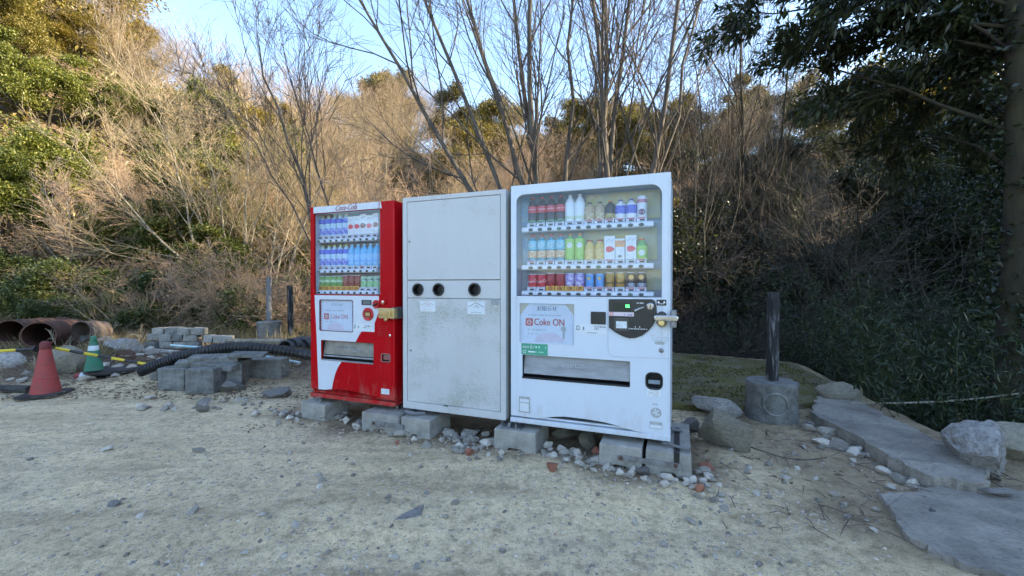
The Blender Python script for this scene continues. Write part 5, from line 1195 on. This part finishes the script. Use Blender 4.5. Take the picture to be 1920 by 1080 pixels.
for k, x in enumerate((381, 399, 416)): block(x, x + 16, 642 + k, 13, f"small grey block, {('left', 'middle', 'right')[k]} of three beside the brick pile", "brick_block", 'concrete', .14, .1 * k, 0, (0, 0), "brick", "bricks stacked on the bank", y=7.3)
block(272, 318, 668, 12, "slanting slab piece before the brick pile", "stone_slab", 'concrete', .2, .1, 0, (0, .1), "slab piece", None, y=6.9)
m_ = MB(); m_.tube([P(320, 647, 6.2), P(440, 657, 6.2), P(563, 680, 6.0)], .016, 8); tag(m_.build("plastic_pole", 'cyanpole', smooth=True), "pale blue plastic pole lying behind the drain pipe", "pole")
m_ = MB()
for k in range(5): m_.tube([P(236 + 18 * math.cos(a), 671 + 7 * math.sin(a) - k * 2, 5.8 + .05 * k) for a in [i * .5 for i in range(14)]], .006, 4)
tag(m_.build("wire_coil", 'rustbolt'), "coil of rusty dark wire between pale rock and bricks", "wire coil")
# rusty pipes
for (pa, pb_, rr, mt, lab) in (((18, 622, 6.9), (120, 613, 8.4), .195, 'rust', "rusty steel pipe with open mouth, leftmost of the three"), ((72, 628, 6.6), (140, 619, 7.9), .205, 'rust', "rusty pipe with flaked black mouth behind the red cone"), ((150, 622, 7.2), (192, 622, 7.6), .185, 'rustgrey', "short faded drum-like pipe, rightmost of the three")):
    a, c = P(*pa), P(*pb_)
    for q in (a, c): q.z = max(q.z, tz(q.x, q.y) + rr * .7)
    ax = (c - a); L = ax.length
    r = empty("rusty_pipe", a, 0, lab, "pipe", "rusty pipes on the bank"); r.rotation_mode = 'QUATERNION'; r.rotation_quaternion = ax.to_track_quat('Z', 'Y')
    m_ = MB(); m_.lathe([(rr, 0), (rr, L * .5), (rr, L), (rr - .02, L), (rr - .02, 0), (rr, 0)], 26); m_.f = m_.f[:-2]; m_.build("pipe_wall", mt, r, smooth=True)
    for q in (.5,):
        m_ = MB(); m_.lathe([(rr + .001, L * q), (rr + .012, L * q + .01), (rr + .012, L * q + .04), (rr + .001, L * q + .05)], 26); m_.f = m_.f[:-2]; m_.build("pipe_flange", mt, r, smooth=True)
# posts, pot and tiles behind
p = P(505, 630, 8.0); r = empty("post_base", p, 0, "grey concrete post base in the brush left of the red machine", "post base"); m_ = MB(); m_.lathe([(.21, -.1), (.20, .15), (.215, .27), (.20, .28)], 24); m_.build("base_body", 'concdark', r, smooth=True)
m_ = MB(); m_.lathe([(.05, .28), (.045, 1.1)], 10); m_.build("post_stub", 'postgrey', r, smooth=True)
for (x, y0, y1, Yd, w_, lab) in ((546, 628, 535, 8.2, .055, "black timber post in the brush just left of red machine"), (162, 610, 540, 10, .07, "dark thin post behind the rusty pipes")):
    a, c = P(x, y0, Yd), P(x - 3, y1, Yd); m_ = MB(); m_.tube([a - Vector((0, 0, .3)), a.lerp(c, .5), c], w_, 4); tag(m_.build("timber_post", 'timber'), lab, "post")
for k in range(5):
    p = P(535 + 10 * k, 652 - 4 * (k % 2), 6.3 + .05 * k); m_ = MB(); th = [math.pi * i / 8 for i in range(9)]
    v = [(.13 * math.cos(t), y_, .11 * math.sin(t)) for y_ in (0, .3) for t in th] + [(.115 * math.cos(t), y_, .095 * math.sin(t)) for y_ in (0, .3) for t in th]
    f = [(i, i + 1, i + 10, i + 9) for i in range(8)] + [(18 + i, 27 + i, 28 + i, 19 + i) for i in range(8)] + [(i, 18 + i, 19 + i, i + 1) for i in range(8)] + [(9 + i, 10 + i, 28 + i, 27 + i) for i in range(8)]
    m_.add(v, f); o = m_.build("roof_tile", 'tilegrey', smooth=True); o.location = p; o.rotation_euler = (0, .05, -.3 + .08 * k); tag(o, f"curved dark roof tile, {ORD[k]} from left beside the red machine", "roof tile", "roof tiles stacked by the red machine")
# low board behind
m_ = MB(); a, c = P(425, 640, 7.2), P(570, 640, 7.0); m_.tube([a, c], .05, 6); tag(m_.build("log", 'barkpale', smooth=True), "old log lying behind the drain pipe", "log")

# ------------------------------------------------------------------ trees: tapered trunk and limbs, twigs, leaves
def nrmz(a): return a / (np.linalg.norm(a, axis=-1, keepdims=True) + 1e-9)
def tubes(Pl, Rl, k):
    """Pl (m,n,3) polylines, Rl (m,n) radii -> tapered tubes with k sides"""
    m_, n_, _ = Pl.shape
    T = np.empty_like(Pl); T[:, 1:-1] = Pl[:, 2:] - Pl[:, :-2]; T[:, 0] = Pl[:, 1] - Pl[:, 0]; T[:, -1] = Pl[:, -1] - Pl[:, -2]; T = nrmz(T)
    ref = np.where(np.abs(T[..., 2:3]) > .9, np.array([1., .2, 0.]), np.array([0.1, 0.2, 1.])); u = nrmz(np.cross(T, ref)); w = np.cross(T, u)
    a = 2 * np.pi * np.arange(k) / k
    V = Pl[:, :, None] + (u[:, :, None] * np.cos(a)[None, None, :, None] + w[:, :, None] * np.sin(a)[None, None, :, None]) * Rl[:, :, None, None]
    base = (np.arange(m_) * n_ * k)[:, None, None]; i = (np.arange(n_ - 1) * k)[None, :, None]; j = np.arange(k)[None, None, :]; j2 = (j + 1) % k
    F = np.stack([base + i + j, base + i + j2, base + i + k + j2, base + i + k + j], -1)
    return V.reshape(-1, 3), F.reshape(-1, 4)
def join(parts):
    vs, fs, o = [], [], 0
    for v, f in parts: vs.append(v); fs.append(f + o); o += len(v)
    return np.concatenate(vs), np.concatenate(fs)
def walk(rng, p0, d0, L, n, wob, up):
    m_ = len(p0); Pl = np.empty((m_, n, 3)); Pl[:, 0] = p0; d = d0.copy(); st = (L / (n - 1))[:, None]
    for i in range(1, n):
        d = nrmz(d + rng.normal(size=d.shape) * wob + np.array([0, 0, up])); Pl[:, i] = Pl[:, i - 1] + d * st
    return Pl
def grow(rng, P0, R0, spec, rmin):
    """levels of branches; spec: (children, t0, t1, angle lo, hi, length ratio lo, hi, points, wobble, up, radius ratio)"""
    lv = [(P0, R0)]; Pp, Rp = P0, R0
    for (c, t0, t1, alo, ahi, llo, lhi, n, wob, up, rr) in spec:
        m_, np_, _ = Pp.shape; idx = np.repeat(np.arange(m_), c); t = t0 + (t1 - t0) * rng.random(m_ * c); x = t * (np_ - 1); i = np.minimum(x.astype(int), np_ - 2); fr = (x - i)[:, None]
        s = Pp[idx, i] * (1 - fr) + Pp[idx, i + 1] * fr; T = nrmz(Pp[idx, i + 1] - Pp[idx, i]); r = Rp[idx, i] * (1 - fr[:, 0]) + Rp[idx, i + 1] * fr[:, 0]
        q = nrmz(np.cross(T, rng.normal(size=T.shape))); an = np.radians(alo + (ahi - alo) * rng.random(len(t)))[:, None]
        plen = np.linalg.norm(np.diff(Pp, axis=1), axis=2).sum(1)[idx]; L = plen * (llo + (lhi - llo) * rng.random(len(t))) * (1.15 - .55 * t)
        Pc = walk(rng, s, nrmz(T * np.cos(an) + q * np.sin(an)), L, n, wob, up)
        r0 = np.maximum(r * rr, rmin); Rc = np.maximum(r0[:, None] * np.linspace(1, .35, n)[None], rmin * .7)
        lv.append((Pc, Rc)); Pp, Rp = Pc, Rc
    return lv
def wood_obj(name, lv, sides, mat, parent):
    v, f = join([tubes(p, r, k) for (p, r), k in zip(lv, sides)]); me = np_mesh(name, v, f); return link(name, me, mat, parent, smooth='all')
def stems_up(rng, n, h, lean, r, spread=.15, npt=7, wob=.05):
    a = rng.uniform(0, 6.28, n); p0 = np.stack([np.cos(a) * spread, np.sin(a) * spread, np.full(n, -.4)], 1); d = nrmz(np.stack([np.cos(a) * lean, np.sin(a) * lean, np.ones(n)], 1) + rng.normal(size=(n, 3)) * .12)
    Pl = walk(rng, p0, d, h * rng.uniform(.8, 1.1, n), npt, wob, .03); Rl = r * rng.uniform(.7, 1.1, n)[:, None] * np.linspace(1, .3, npt)[None]
    return Pl, Rl
def leaf_cloud(rng, ends, n_per, sig, L, Wd, droop=.2, dirs=None, flat=1.):
    n = len(ends) * n_per; c = np.repeat(ends, n_per, 0) + rng.normal(size=(n, 3)) * sig * np.array([1, 1, flat])
    d = rng.normal(size=(n, 3)); d[:, 2] -= droop
    if dirs is not None: d = d * .7 + np.repeat(dirs, n_per, 0) * 1.2
    nr = rng.normal(size=(n, 3)) * .6 + np.array([0, 0, 1.])
    return leaf_arrays(c, d, nr, L * rng.uniform(.7, 1.3, n), Wd * rng.uniform(.7, 1.3, n))
def proto_root(name):
    return empty(name, (0, 0, 0))

def bare_tree(seed, h, n_stem, lean, r, spec, rmin, bark, twig, name="bare_tree", split=2, stems=None):
    rng = np.random.default_rng(seed); root = proto_root(name)
    Pl, Rl = stems if stems is not None else stems_up(rng, n_stem, h, lean, r)
    lv = grow(rng, Pl, Rl, spec, rmin)
    wood_obj("trunk", lv[:split], [7, 5], bark, root); wood_obj("crown", lv[split:], [4, 3, 3, 3], twig, root)
    return root
def ever_tree(seed, h, r, leaf, name="evergreen_tree", L=.22, Wd=.10, n_per=14, sig=.28, crown=(.25, 1.), bark='barkdark', kids=(16, 7, 4), droop=.2, n_stem=1, rmin=.012, flat=1.):
    rng = np.random.default_rng(seed); root = proto_root(name)
    Pl, Rl = stems_up(rng, n_stem, h, .15 if n_stem == 1 else .45, r, .05)
    lv = grow(rng, Pl, Rl, [(kids[0], crown[0], crown[1], 40, 80, .28, .50, 5, .10, .05, .5), (kids[1], .3, 1, 25, 60, .35, .6, 4, .12, .03, .6), (kids[2], .3, 1, 25, 60, .4, .7, 3, .12, .0, .6)], rmin)
    wood_obj("trunk", lv[:2], [7, 4], bark, root); wood_obj("branches", lv[2:], [3, 3], bark, root)["kind"] = "stuff"
    tips = np.concatenate([lv[3][0][:, -1], lv[3][0][:, 1]]); dr = np.concatenate([nrmz(lv[3][0][:, -1] - lv[3][0][:, -2])] * 2)
    v, f = leaf_cloud(rng, tips, n_per, sig, L, Wd, droop, dr, flat)
    link("crown", np_mesh("crown", v, f), leaf, root); return root
_used = set()
def plant(proto, x, y, s, rz, label, cat, group, sz=None, tilt=0., tdir=0., zoff=0.):
    """first use moves the prototype itself, later uses copy it with its parts"""
    o = proto if proto.name not in _used else copy_tree(proto); _used.add(proto.name)
    o.location = (x, y, tz(x, y) + zoff); o.scale = (s, s, s * (sz or 1.)); o.rotation_euler = (tilt * math.sin(tdir), tilt * math.cos(tdir), rz)
    return tag(o, label, cat, group)

# --- prototypes
SP_HILL = [(8, .15, 1, 18, 46, .5, .85, 7, .09, .05, .5), (6, .15, 1, 18, 46, .45, .8, 6, .11, .04, .55), (5, .2, 1, 18, 50, .4, .8, 4, .12, .03, .6)]
hillA = [bare_tree(200 + k, 6.5, 4, .40, .07, SP_HILL, .0070, 'barkpale', 'twigpale' if k % 2 else 'twigpink') for k in range(4)]
SP_FINE = [(14, .1, 1, 15, 35, .5, .8, 5, .06, .05, .5), (9, .1, 1, 15, 38, .45, .75, 4, .08, .03, .6), (4, .2, 1, 20, 45, .4, .7, 3, .1, .03, .6)]
fan = [bare_tree(220 + k, 5.2, 6, .75, .05, SP_FINE, .006, 'barkpale', 'twigpink' if k else 'twigpale', "bare_shrub") for k in range(2)]
SP_THICK = [(16, .05, 1, 20, 70, .35, .7, 5, .16, .01, .5), (9, .1, 1, 25, 75, .35, .7, 4, .18, .0, .6), (3, .2, 1, 25, 70, .4, .7, 3, .2, .0, .6)]
thick_d = [bare_tree(240 + k, 2.6, 7, .8, .022, SP_THICK, .0032, 'twigdark', 'twigdark', "bare_shrub") for k in range(2)]
SP_BRUSH = [(10, .05, 1, 20, 60, .4, .8, 6, .14, .02, .5), (6, .1, 1, 25, 65, .4, .75, 4, .16, .0, .6), (2, .2, 1, 25, 60, .4, .7, 3, .2, .0, .6)]
thick_p = [bare_tree(250 + k, 2.6, 8, .9, .024, SP_BRUSH, .0055, 'twigpale', 'twigpink', "bare_shrub") for k in range(2)]
evY = [ever_tree(300 + k, 8, .16, 'leafyellow', L=.20, Wd=.10, n_per=22, sig=.30, flat=.6) for k in range(2)]
evM = [ever_tree(310 + k, 6.5, .13, 'leafmid', L=.17, Wd=.085, n_per=20, sig=.26, flat=.5) for k in range(2)]
evO = [ever_tree(320 + k, 7.5, .14, 'leafolive', L=.20, Wd=.10, n_per=20, sig=.32, flat=.7) for k in range(2)]
evD = [ever_tree(330 + k, 7, .12, 'leafdark', L=.13, Wd=.05, n_per=24, sig=.22, kids=(18, 8, 4), crown=(.12, 1.), droop=.5) for k in range(2)]
shD = [ever_tree(340 + k, 2.6, .05, 'leafdark', "evergreen_shrub", L=.085, Wd=.04, n_per=16, sig=.13, crown=(.05, 1.), n_stem=5, rmin=.005, kids=(9, 6, 3)) for k in range(2)]
shG = [ever_tree(350 + k, 1.7, .04, 'leafshrub', "evergreen_shrub", L=.09, Wd=.05, n_per=14, sig=.12, crown=(.02, 1.), n_stem=6, rmin=.005, kids=(7, 6, 3)) for k in range(2)]
vr = random.Random(99)
def ang(px, d):
    """position at horizontal picture column px, d metres of depth"""
    return (px - 960) / FPX * d, d

# --- the big bare trees behind the machines: stems fanned as in the photograph
def stems_from(base, tips, r0, npt=9, bow=.0, seed=1):
    rng = np.random.default_rng(seed); PL, RL = [], []
    for (b, t, r, k) in zip(base, tips, r0, range(99)):
        b, t = np.array(b), np.array(t); s = np.linspace(0, 1, npt)[:, None]
        L = np.linalg.norm(t - b); mid = np.array([0, 0, 1.]) * L * .10
        pl = b + (t - b) * s + mid * (4 * s * (1 - s)) * .6 + np.cumsum(rng.normal(size=(npt, 3)) * .085 * L / npt, 0) * np.minimum(s * 4, 1)
        PL.append(pl); RL.append(r * (1 - .72 * s[:, 0]))
    return np.array(PL), np.array(RL)
SP_BIG = [(10, .25, 1, 14, 40, .25, .55, 7, .10, .07, .45), (7, .15, 1, 16, 45, .40, .70, 5, .12, .05, .55), (6, .15, 1, 16, 45, .40, .75, 4, .09, .03, .65)]
def big_tree(name, seed, base_px, Yd, tips, label, bark='barkgrey', twig='twiggrey', rscale=1., spec=SP_BIG, rmin=.0042):
    b0 = P(base_px[0], base_px[1], Yd); zg = tz(b0.x, b0.y)
    rng = random.Random(seed); B, T, Rr = [], [], []
    for (px, py, dy, r) in tips:
        B.append((rng.uniform(-.16, .16), rng.uniform(-.16, .16), -.2)); q = P(px, py, Yd + dy); T.append((q.x - b0.x, q.y - b0.y, q.z - zg)); Rr.append(r * rscale * .82)
    root = bare_tree(seed, 0, 0, 0, 0, spec, rmin, bark, twig, name, stems=stems_from(B, T, Rr, seed=seed))
    root.location = (b0.x, b0.y, zg); return tag(root, label, "tree")
big_tree("bare_tree", 401, (1035, 420), 8.2, [(655, -40, -.6, .085), (760, -120, .4, .075), (850, -160, -.3, .08), (930, -220, .6, .085), (1010, -260, -.4, .09), (1060, -200, .8, .07)], "large grey multi-stemmed bare tree rising behind the bin")
big_tree("bare_tree", 402, (1150, 420), 8.4, [(1085, -240, -.5, .08), (1120, -260, .5, .075), (1160, -280, 0, .085), (1230, -220, -.6, .08), (1320, -160, .2, .085), (1270, -60, .9, .055)], "large grey forked bare tree rising behind the white machine")
big_tree("bare_tree", 403, (668, 480), 8.6, [(430, 40, -.5, .075), (530, 90, .6, .045), (380, 190, .2, .035)], "leaning bare tree rising behind the red machine", rscale=.8)
big_tree("bare_tree", 404, (1378, 470), 10.5, [(1370, -40, .5, .085), (1440, 30, -.4, .05), (1300, 40, .6, .05), (1345, 150, 0, .04)], "slender dark bare tree right of the white machine", 'barkdark', 'twigdark')
big_tree("bare_tree", 405, (418, 625), 11.0, [(255, 200, .3, .05), (170, 280, -.4, .042), (330, 300, .5, .035)], "pale sunlit bare tree leaning left above the brick pile", 'barkpale', 'twigpale', 1.0, rmin=.0045)
big_tree("bare_tree", 406, (462, 620), 11.5, [(455, 230, .3, .055), (520, 270, -.5, .04), (390, 270, .6, .04), (585, 280, .4, .035)], "pale sunlit forked bare tree behind the drain pipe", 'barkpale', 'twigpale', rmin=.0045)
big_tree("bare_tree", 407, (500, 610), 11.5, [(560, 380, .3, .05), (620, 300, -.5, .045), (545, 290, .6, .04)], "slim pale bare tree just left of the red machine", 'barkpale', 'twigpale', rmin=.0045)
big_tree("bare_tree", 408, (1300, 640), 10.0, [(1295, 160, .3, .03), (1335, 250, -.5, .028), (1262, 220, .6, .028)], "thin brown sapling right beside the white machine", 'barkpale', 'twigdark', rmin=.004)
big_tree("bare_tree", 409, (1640, 640), 8.6, [(1490, 330, .3, .04), (1580, 380, -.5, .05), (1430, 470, .4, .03)], "crooked dark bare tree leaning left above the bamboo grass", 'barkdark', 'twigdark', rmin=.0035, spec=SP_THICK)
# pale leaning trunks low on the left
big_tree("bare_tree", 410, (150, 560), 11, [(90, 350, .3, .06), (125, 380, 0, .05), (30, 420, .5, .035)], "leaning pale dead trunk behind the rusty pipes", 'barkpale', 'twigpink', rmin=.005)

# --- left slope, sunlit
def ordinal(i):
    ones = ["", "first", "second", "third", "fourth", "fifth", "sixth", "seventh", "eighth", "ninth", "tenth", "eleventh", "twelfth", "thirteenth", "fourteenth", "fifteenth", "sixteenth", "seventeenth", "eighteenth", "nineteenth", "twentieth"]
    if i <= 20: return ones[i]
    return {2: "twenty-", 3: "thirty-", 4: "forty-"}[i // 10] + ones[i % 10] if i % 10 else {3: "thirtieth", 4: "fortieth"}[i // 10]
def scatter(protos, n, pxr, dr, sr, label, cat, group, tilt=.0, tdir=0., avoid=None, szr=(.85, 1.2)):
    made = []
    for k in range(n):
        px = vr.uniform(*pxr); d = dr[0] + (dr[1] - dr[0]) * vr.random() ** .8; x, y = ang(px, d)
        made.append((px, plant(vr.choice(protos), x, y, vr.uniform(*sr), vr.uniform(0, 6.28), label, cat, group, vr.uniform(*szr), tilt * vr.uniform(.4, 1.2), tdir + vr.uniform(-.5, .5))))
    made.sort(key=lambda t: t[0])
    for i, (px, o) in enumerate(made): o['label'] = f"{label}, {ordinal(i + 1)} from left"
scatter(hillA, 11, (160, 720), (15, 22), (.38, .55), "bare tan tree on the lower sunlit left slope", "tree", "bare trees on the lower left slope", .34, math.pi)
scatter(hillA, 36, (90, 780), (17, 36), (.42, .66), "bare pinkish tree high on the sunlit left slope", "tree", "bare trees on the upper left slope", .25, math.pi)
scatter(hillA, 14, (600, 930), (18, 34), (.45, .65), "bare pale tree in the sunlit wood behind the bin", "tree", "bare trees behind the machines", .12, math.pi)
scatter(fan, 7, (200, 700), (12.5, 18), (.4, .6), "bare fan-branched shrub on the left slope", "shrub", "bare shrubs on the left slope", .35, math.pi)
scatter(evY, 9, (-160, 80), (13, 26), (.6, .9), "yellow-green evergreen tree on the far left slope", "tree", "yellow-green trees at far left")
scatter(evY, 8, (60, 480), (13, 24), (.30, .48), "yellow-green bushy tree amid the bare wood", "tree", "yellow-green trees amid the bare wood")
scatter(evY, 5, (60, 330), (28, 42), (.7, .95), "yellow-green evergreen tree on the left skyline", "tree", "yellow-green trees on the left skyline")
scatter(evO, 16, (180, 900), (34, 46), (.6, .85), "olive evergreen tree on the far ridge", "tree", "olive trees on the ridge")
scatter(evM, 20, (-20, 520), (10.5, 19), (.36, .62), "mid-green evergreen tree on the left slope", "tree", "green trees on the left slope")
scatter(evM, 8, (380, 600), (12, 17), (.24, .42), "small green evergreen left of the red machine", "tree", "small evergreens left of the red machine")
scatter(evM, 4, (-110, 30), (9.5, 11.5), (.42, .56), "dense green tree at the left picture edge", "tree", "green trees at the left edge")
scatter(evO, 9, (600, 1240), (14, 19), (.28, .42), "low olive evergreen just above the machines' tops", "tree", "low olive evergreens above the machines")
scatter(evO, 20, (820, 1300), (22, 36), (.5, .72), "dark olive tree behind the machines' tops", "tree", "olive trees behind the machines")
scatter(hillA, 22, (880, 1420), (17, 32), (.45, .65), "bare tree on the far slope behind the tall trees", "tree", "bare trees on the far slope", .1, math.pi)
scatter(shG, 11, (-40, 560), (9.4, 11.5), (.45, .95), "glossy green shrub on the bank behind the bricks", "shrub", "glossy shrubs on the bank", szr=(.55, 1.0))
scatter(shG, 10, (-60, 300), (8.4, 9.6), (.35, .62), "low glossy shrub right behind the rusty pipes", "shrub", "low shrubs behind the pipes", szr=(.6, .9))
scatter(thick_p, 13, (120, 640), (8.8, 12.5), (.42, .75), "tangled tan brush left of the red machine", "brush", "tan brush on the bank")
scatter(thick_p, 9, (640, 1270), (9.5, 15), (.9, 1.3), "tangled brown brush just behind the machines", "brush", "brush behind the machines")
scatter(thick_d, 5, (900, 1290), (8, 11), (.7, 1.0), "dark bare brush directly behind the machines", "brush", "dark brush behind the machines")
# --- right: dark evergreens and brush in shade
scatter(thick_d, 13, (1260, 1540), (8, 11), (.7, 1.1), "dark tangled bare brush right of the white machine", "brush", "dark brush on the right")
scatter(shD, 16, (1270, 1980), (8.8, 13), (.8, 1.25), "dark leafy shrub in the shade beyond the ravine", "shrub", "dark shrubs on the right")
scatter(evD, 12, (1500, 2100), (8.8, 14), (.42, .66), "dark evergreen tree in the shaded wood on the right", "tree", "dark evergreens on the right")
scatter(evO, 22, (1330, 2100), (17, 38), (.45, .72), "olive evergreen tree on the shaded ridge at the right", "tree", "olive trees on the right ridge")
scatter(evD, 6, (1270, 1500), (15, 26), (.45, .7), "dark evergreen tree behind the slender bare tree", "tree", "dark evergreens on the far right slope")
scatter(hillA, 7, (1280, 1700), (14, 26), (.45, .65), "bare tree among dark evergreens on the right slope", "tree", "bare trees on the right slope", .1, math.pi)
# overhanging near evergreen: trunk at the right picture edge with drooping leafy branches
def edge_tree():
    rng = np.random.default_rng(512); x, y = 5.55, 4.7; root = empty("evergreen_tree", (x, y, -1.6), 0, "tall dark evergreen with thick trunk at the right picture edge", "tree")
    z = np.linspace(0, 9.5, 9); Pl = np.stack([.05 * np.sin(z * .6), .05 * np.cos(z * .7), z], 1)[None]; Rl = (.21 * (1 - .07 * z))[None]
    tips = [tuple(P(*q) - Vector((x, y, -1.6))) for q in ((1400, 30, 5.6), (1470, 120, 6.2), (1530, -40, 5.0), (1590, 60, 5.6), (1650, 150, 6.5), (1700, 10, 5.0), (1760, 110, 6.0), (1830, 60, 5.2), (1560, 215, 7.2), (1700, 270, 7.0), (1860, 200, 6.0), (1790, -70, 5.0), (1640, -60, 6.2))]
    B = [(0, 0, max(3.2, t[2] - rng.uniform(.5, 1.6))) for t in tips]
    Lp, Lr = stems_from(B, tips, [.024] * len(tips), 8, seed=9)
    lv = grow(rng, Lp, Lr, [(13, .25, 1, 20, 60, .20, .42, 5, .12, -.02, .5), (8, .2, 1, 20, 60, .35, .6, 4, .12, -.06, .6)], .004)
    wood_obj("trunk", [(Pl, Rl)], [12], 'barkdark', root); wood_obj("branches", lv, [6, 4, 3], 'barkdark', root)["kind"] = "stuff"
    zz_ = rng.uniform(.2, 7.5, 260); aa_ = rng.uniform(0, 6.28, 260); iv, jf = leaf_cloud(rng, np.stack([.23 * np.cos(aa_), .23 * np.sin(aa_), zz_], 1), 9, .05, .07, .05, .4); link("ivy", np_mesh("ivy", iv, jf), 'leafdark', root)
    tp = lv[2][0].reshape(-1, 3); dr = np.repeat(nrmz(lv[2][0][:, -1] - lv[2][0][:, 0]), 4, 0)
    v, f = leaf_cloud(rng, tp, 4, .05, .125, .036, .9, dr); link("crown", np_mesh("crown", v, f), 'leafdark', root)
edge_tree()
# --- bamboo grass in the ravine and on its edge: one mass
rng = np.random.default_rng(640)
n = 1700; bx_ = rng.uniform(3.3, 11, n); by_ = rng.uniform(3.6, 9.5, n); pd = poly_inside_dist(bx_, by_, RAVINE); ok = pd > .12; bx_, by_, pd = bx_[ok], by_[ok], pd[ok]
n = len(bx_); hgt = rng.uniform(1.0, 1.75, n) * np.clip(.85 + pd * .25, .8, 1.7); p0 = np.stack([bx_, by_, terrain(bx_, by_)], 1)
Pl = walk(rng, p0, nrmz(np.stack([rng.normal(size=n) * .22 - .08, rng.normal(size=n) * .22 - .08, np.ones(n)], 1)), hgt, 5, .07, .02)
v1, f1_ = tubes(Pl, np.full((n, 5), .0035), 3); f1_ = np.concatenate([f1_[:, [0, 1, 2]], f1_[:, [0, 2, 3]]])
tp = np.concatenate([Pl[:, 4], Pl[:, 3], Pl[:, 2], (Pl[:, 3] + Pl[:, 4]) / 2]); v2, f2_ = leaf_cloud(rng, tp, 17, .06, .092, .014, .35)
v, f = join([(v1, f1_), (v2, f2_)]); tag(link("bamboo_grass", np_mesh("bamboo_grass", v, f), 'bamboo'), "thicket of dark bamboo grass filling the ravine", kind='stuff')
# --- undergrowth covering the slopes: one mass of leaves and twigs
def cover(n, pxr, dr, mat, L, Wd, name, label, lift=.5, seed=1, cl=.25):
    rng = np.random.default_rng(seed); k = n // 20; px = rng.uniform(pxr[0], pxr[1], k); d = dr[0] + (dr[1] - dr[0]) * rng.random(k) ** .8; x = (px - 960) / FPX * d; y = d
    ok = poly_inside_dist(x, y, RAVINE) < -.2; x, y = x[ok], y[ok]; c = np.stack([x, y, terrain(x, y) + lift * rng.random(len(x))], 1)
    v, f = leaf_cloud(rng, c, 20, cl, L, Wd, 0, None, .6); return tag(link(name, np_mesh(name, v, f), mat), label, kind='stuff')
cover(26000, (-300, 760), (11, 36), 'leafolive', .22, .10, "undergrowth", "olive undergrowth covering the sunlit left slope", .9, 1, .35)
cover(12000, (-200, 620), (10.5, 22), 'leafmid', .16, .08, "undergrowth", "green undergrowth on the lower left slope", .7, 2, .30)
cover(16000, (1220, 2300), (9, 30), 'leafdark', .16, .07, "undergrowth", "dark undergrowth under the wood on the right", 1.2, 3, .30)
cover(14000, (620, 1320), (10, 34), 'leafolive', .18, .07, "undergrowth", "brown olive undergrowth behind the machines", .8, 4, .30)
# dry stalks in front of the pipes
weed = [bare_tree(700 + k, .75, 4, .6, .006, [(5, .2, 1, 20, 50, .35, .6, 4, .12, .03, .6), (3, .3, 1, 20, 50, .35, .6, 3, .12, .02, .7)], .0032, 'strawdry', 'strawdry', "dry_weed") for k in range(3)]
WL = ("beside the rusty pipes", "behind the green cone", "left of the red cone", "before the brick pile", "behind the drain pipe's middle", "right of the green cone", "behind the brick pile", "in front of the tan boulder", "left of the red machine")
for k, (px, d, s) in enumerate(((140, 6.3, 1.15), (172, 6.0, .8), (38, 5.0, .6), (345, 6.6, .7), (440, 6.2, .7), (212, 6.6, .8), (300, 7.9, .8), (108, 5.3, .8), (560, 5.6, .6))):
    x, y = ang(px, d); plant(weed[k % 3], x, y, s, k * 1.3, "small dry pale weed standing " + WL[k], "weed", "dry weeds among the debris", 1.1)
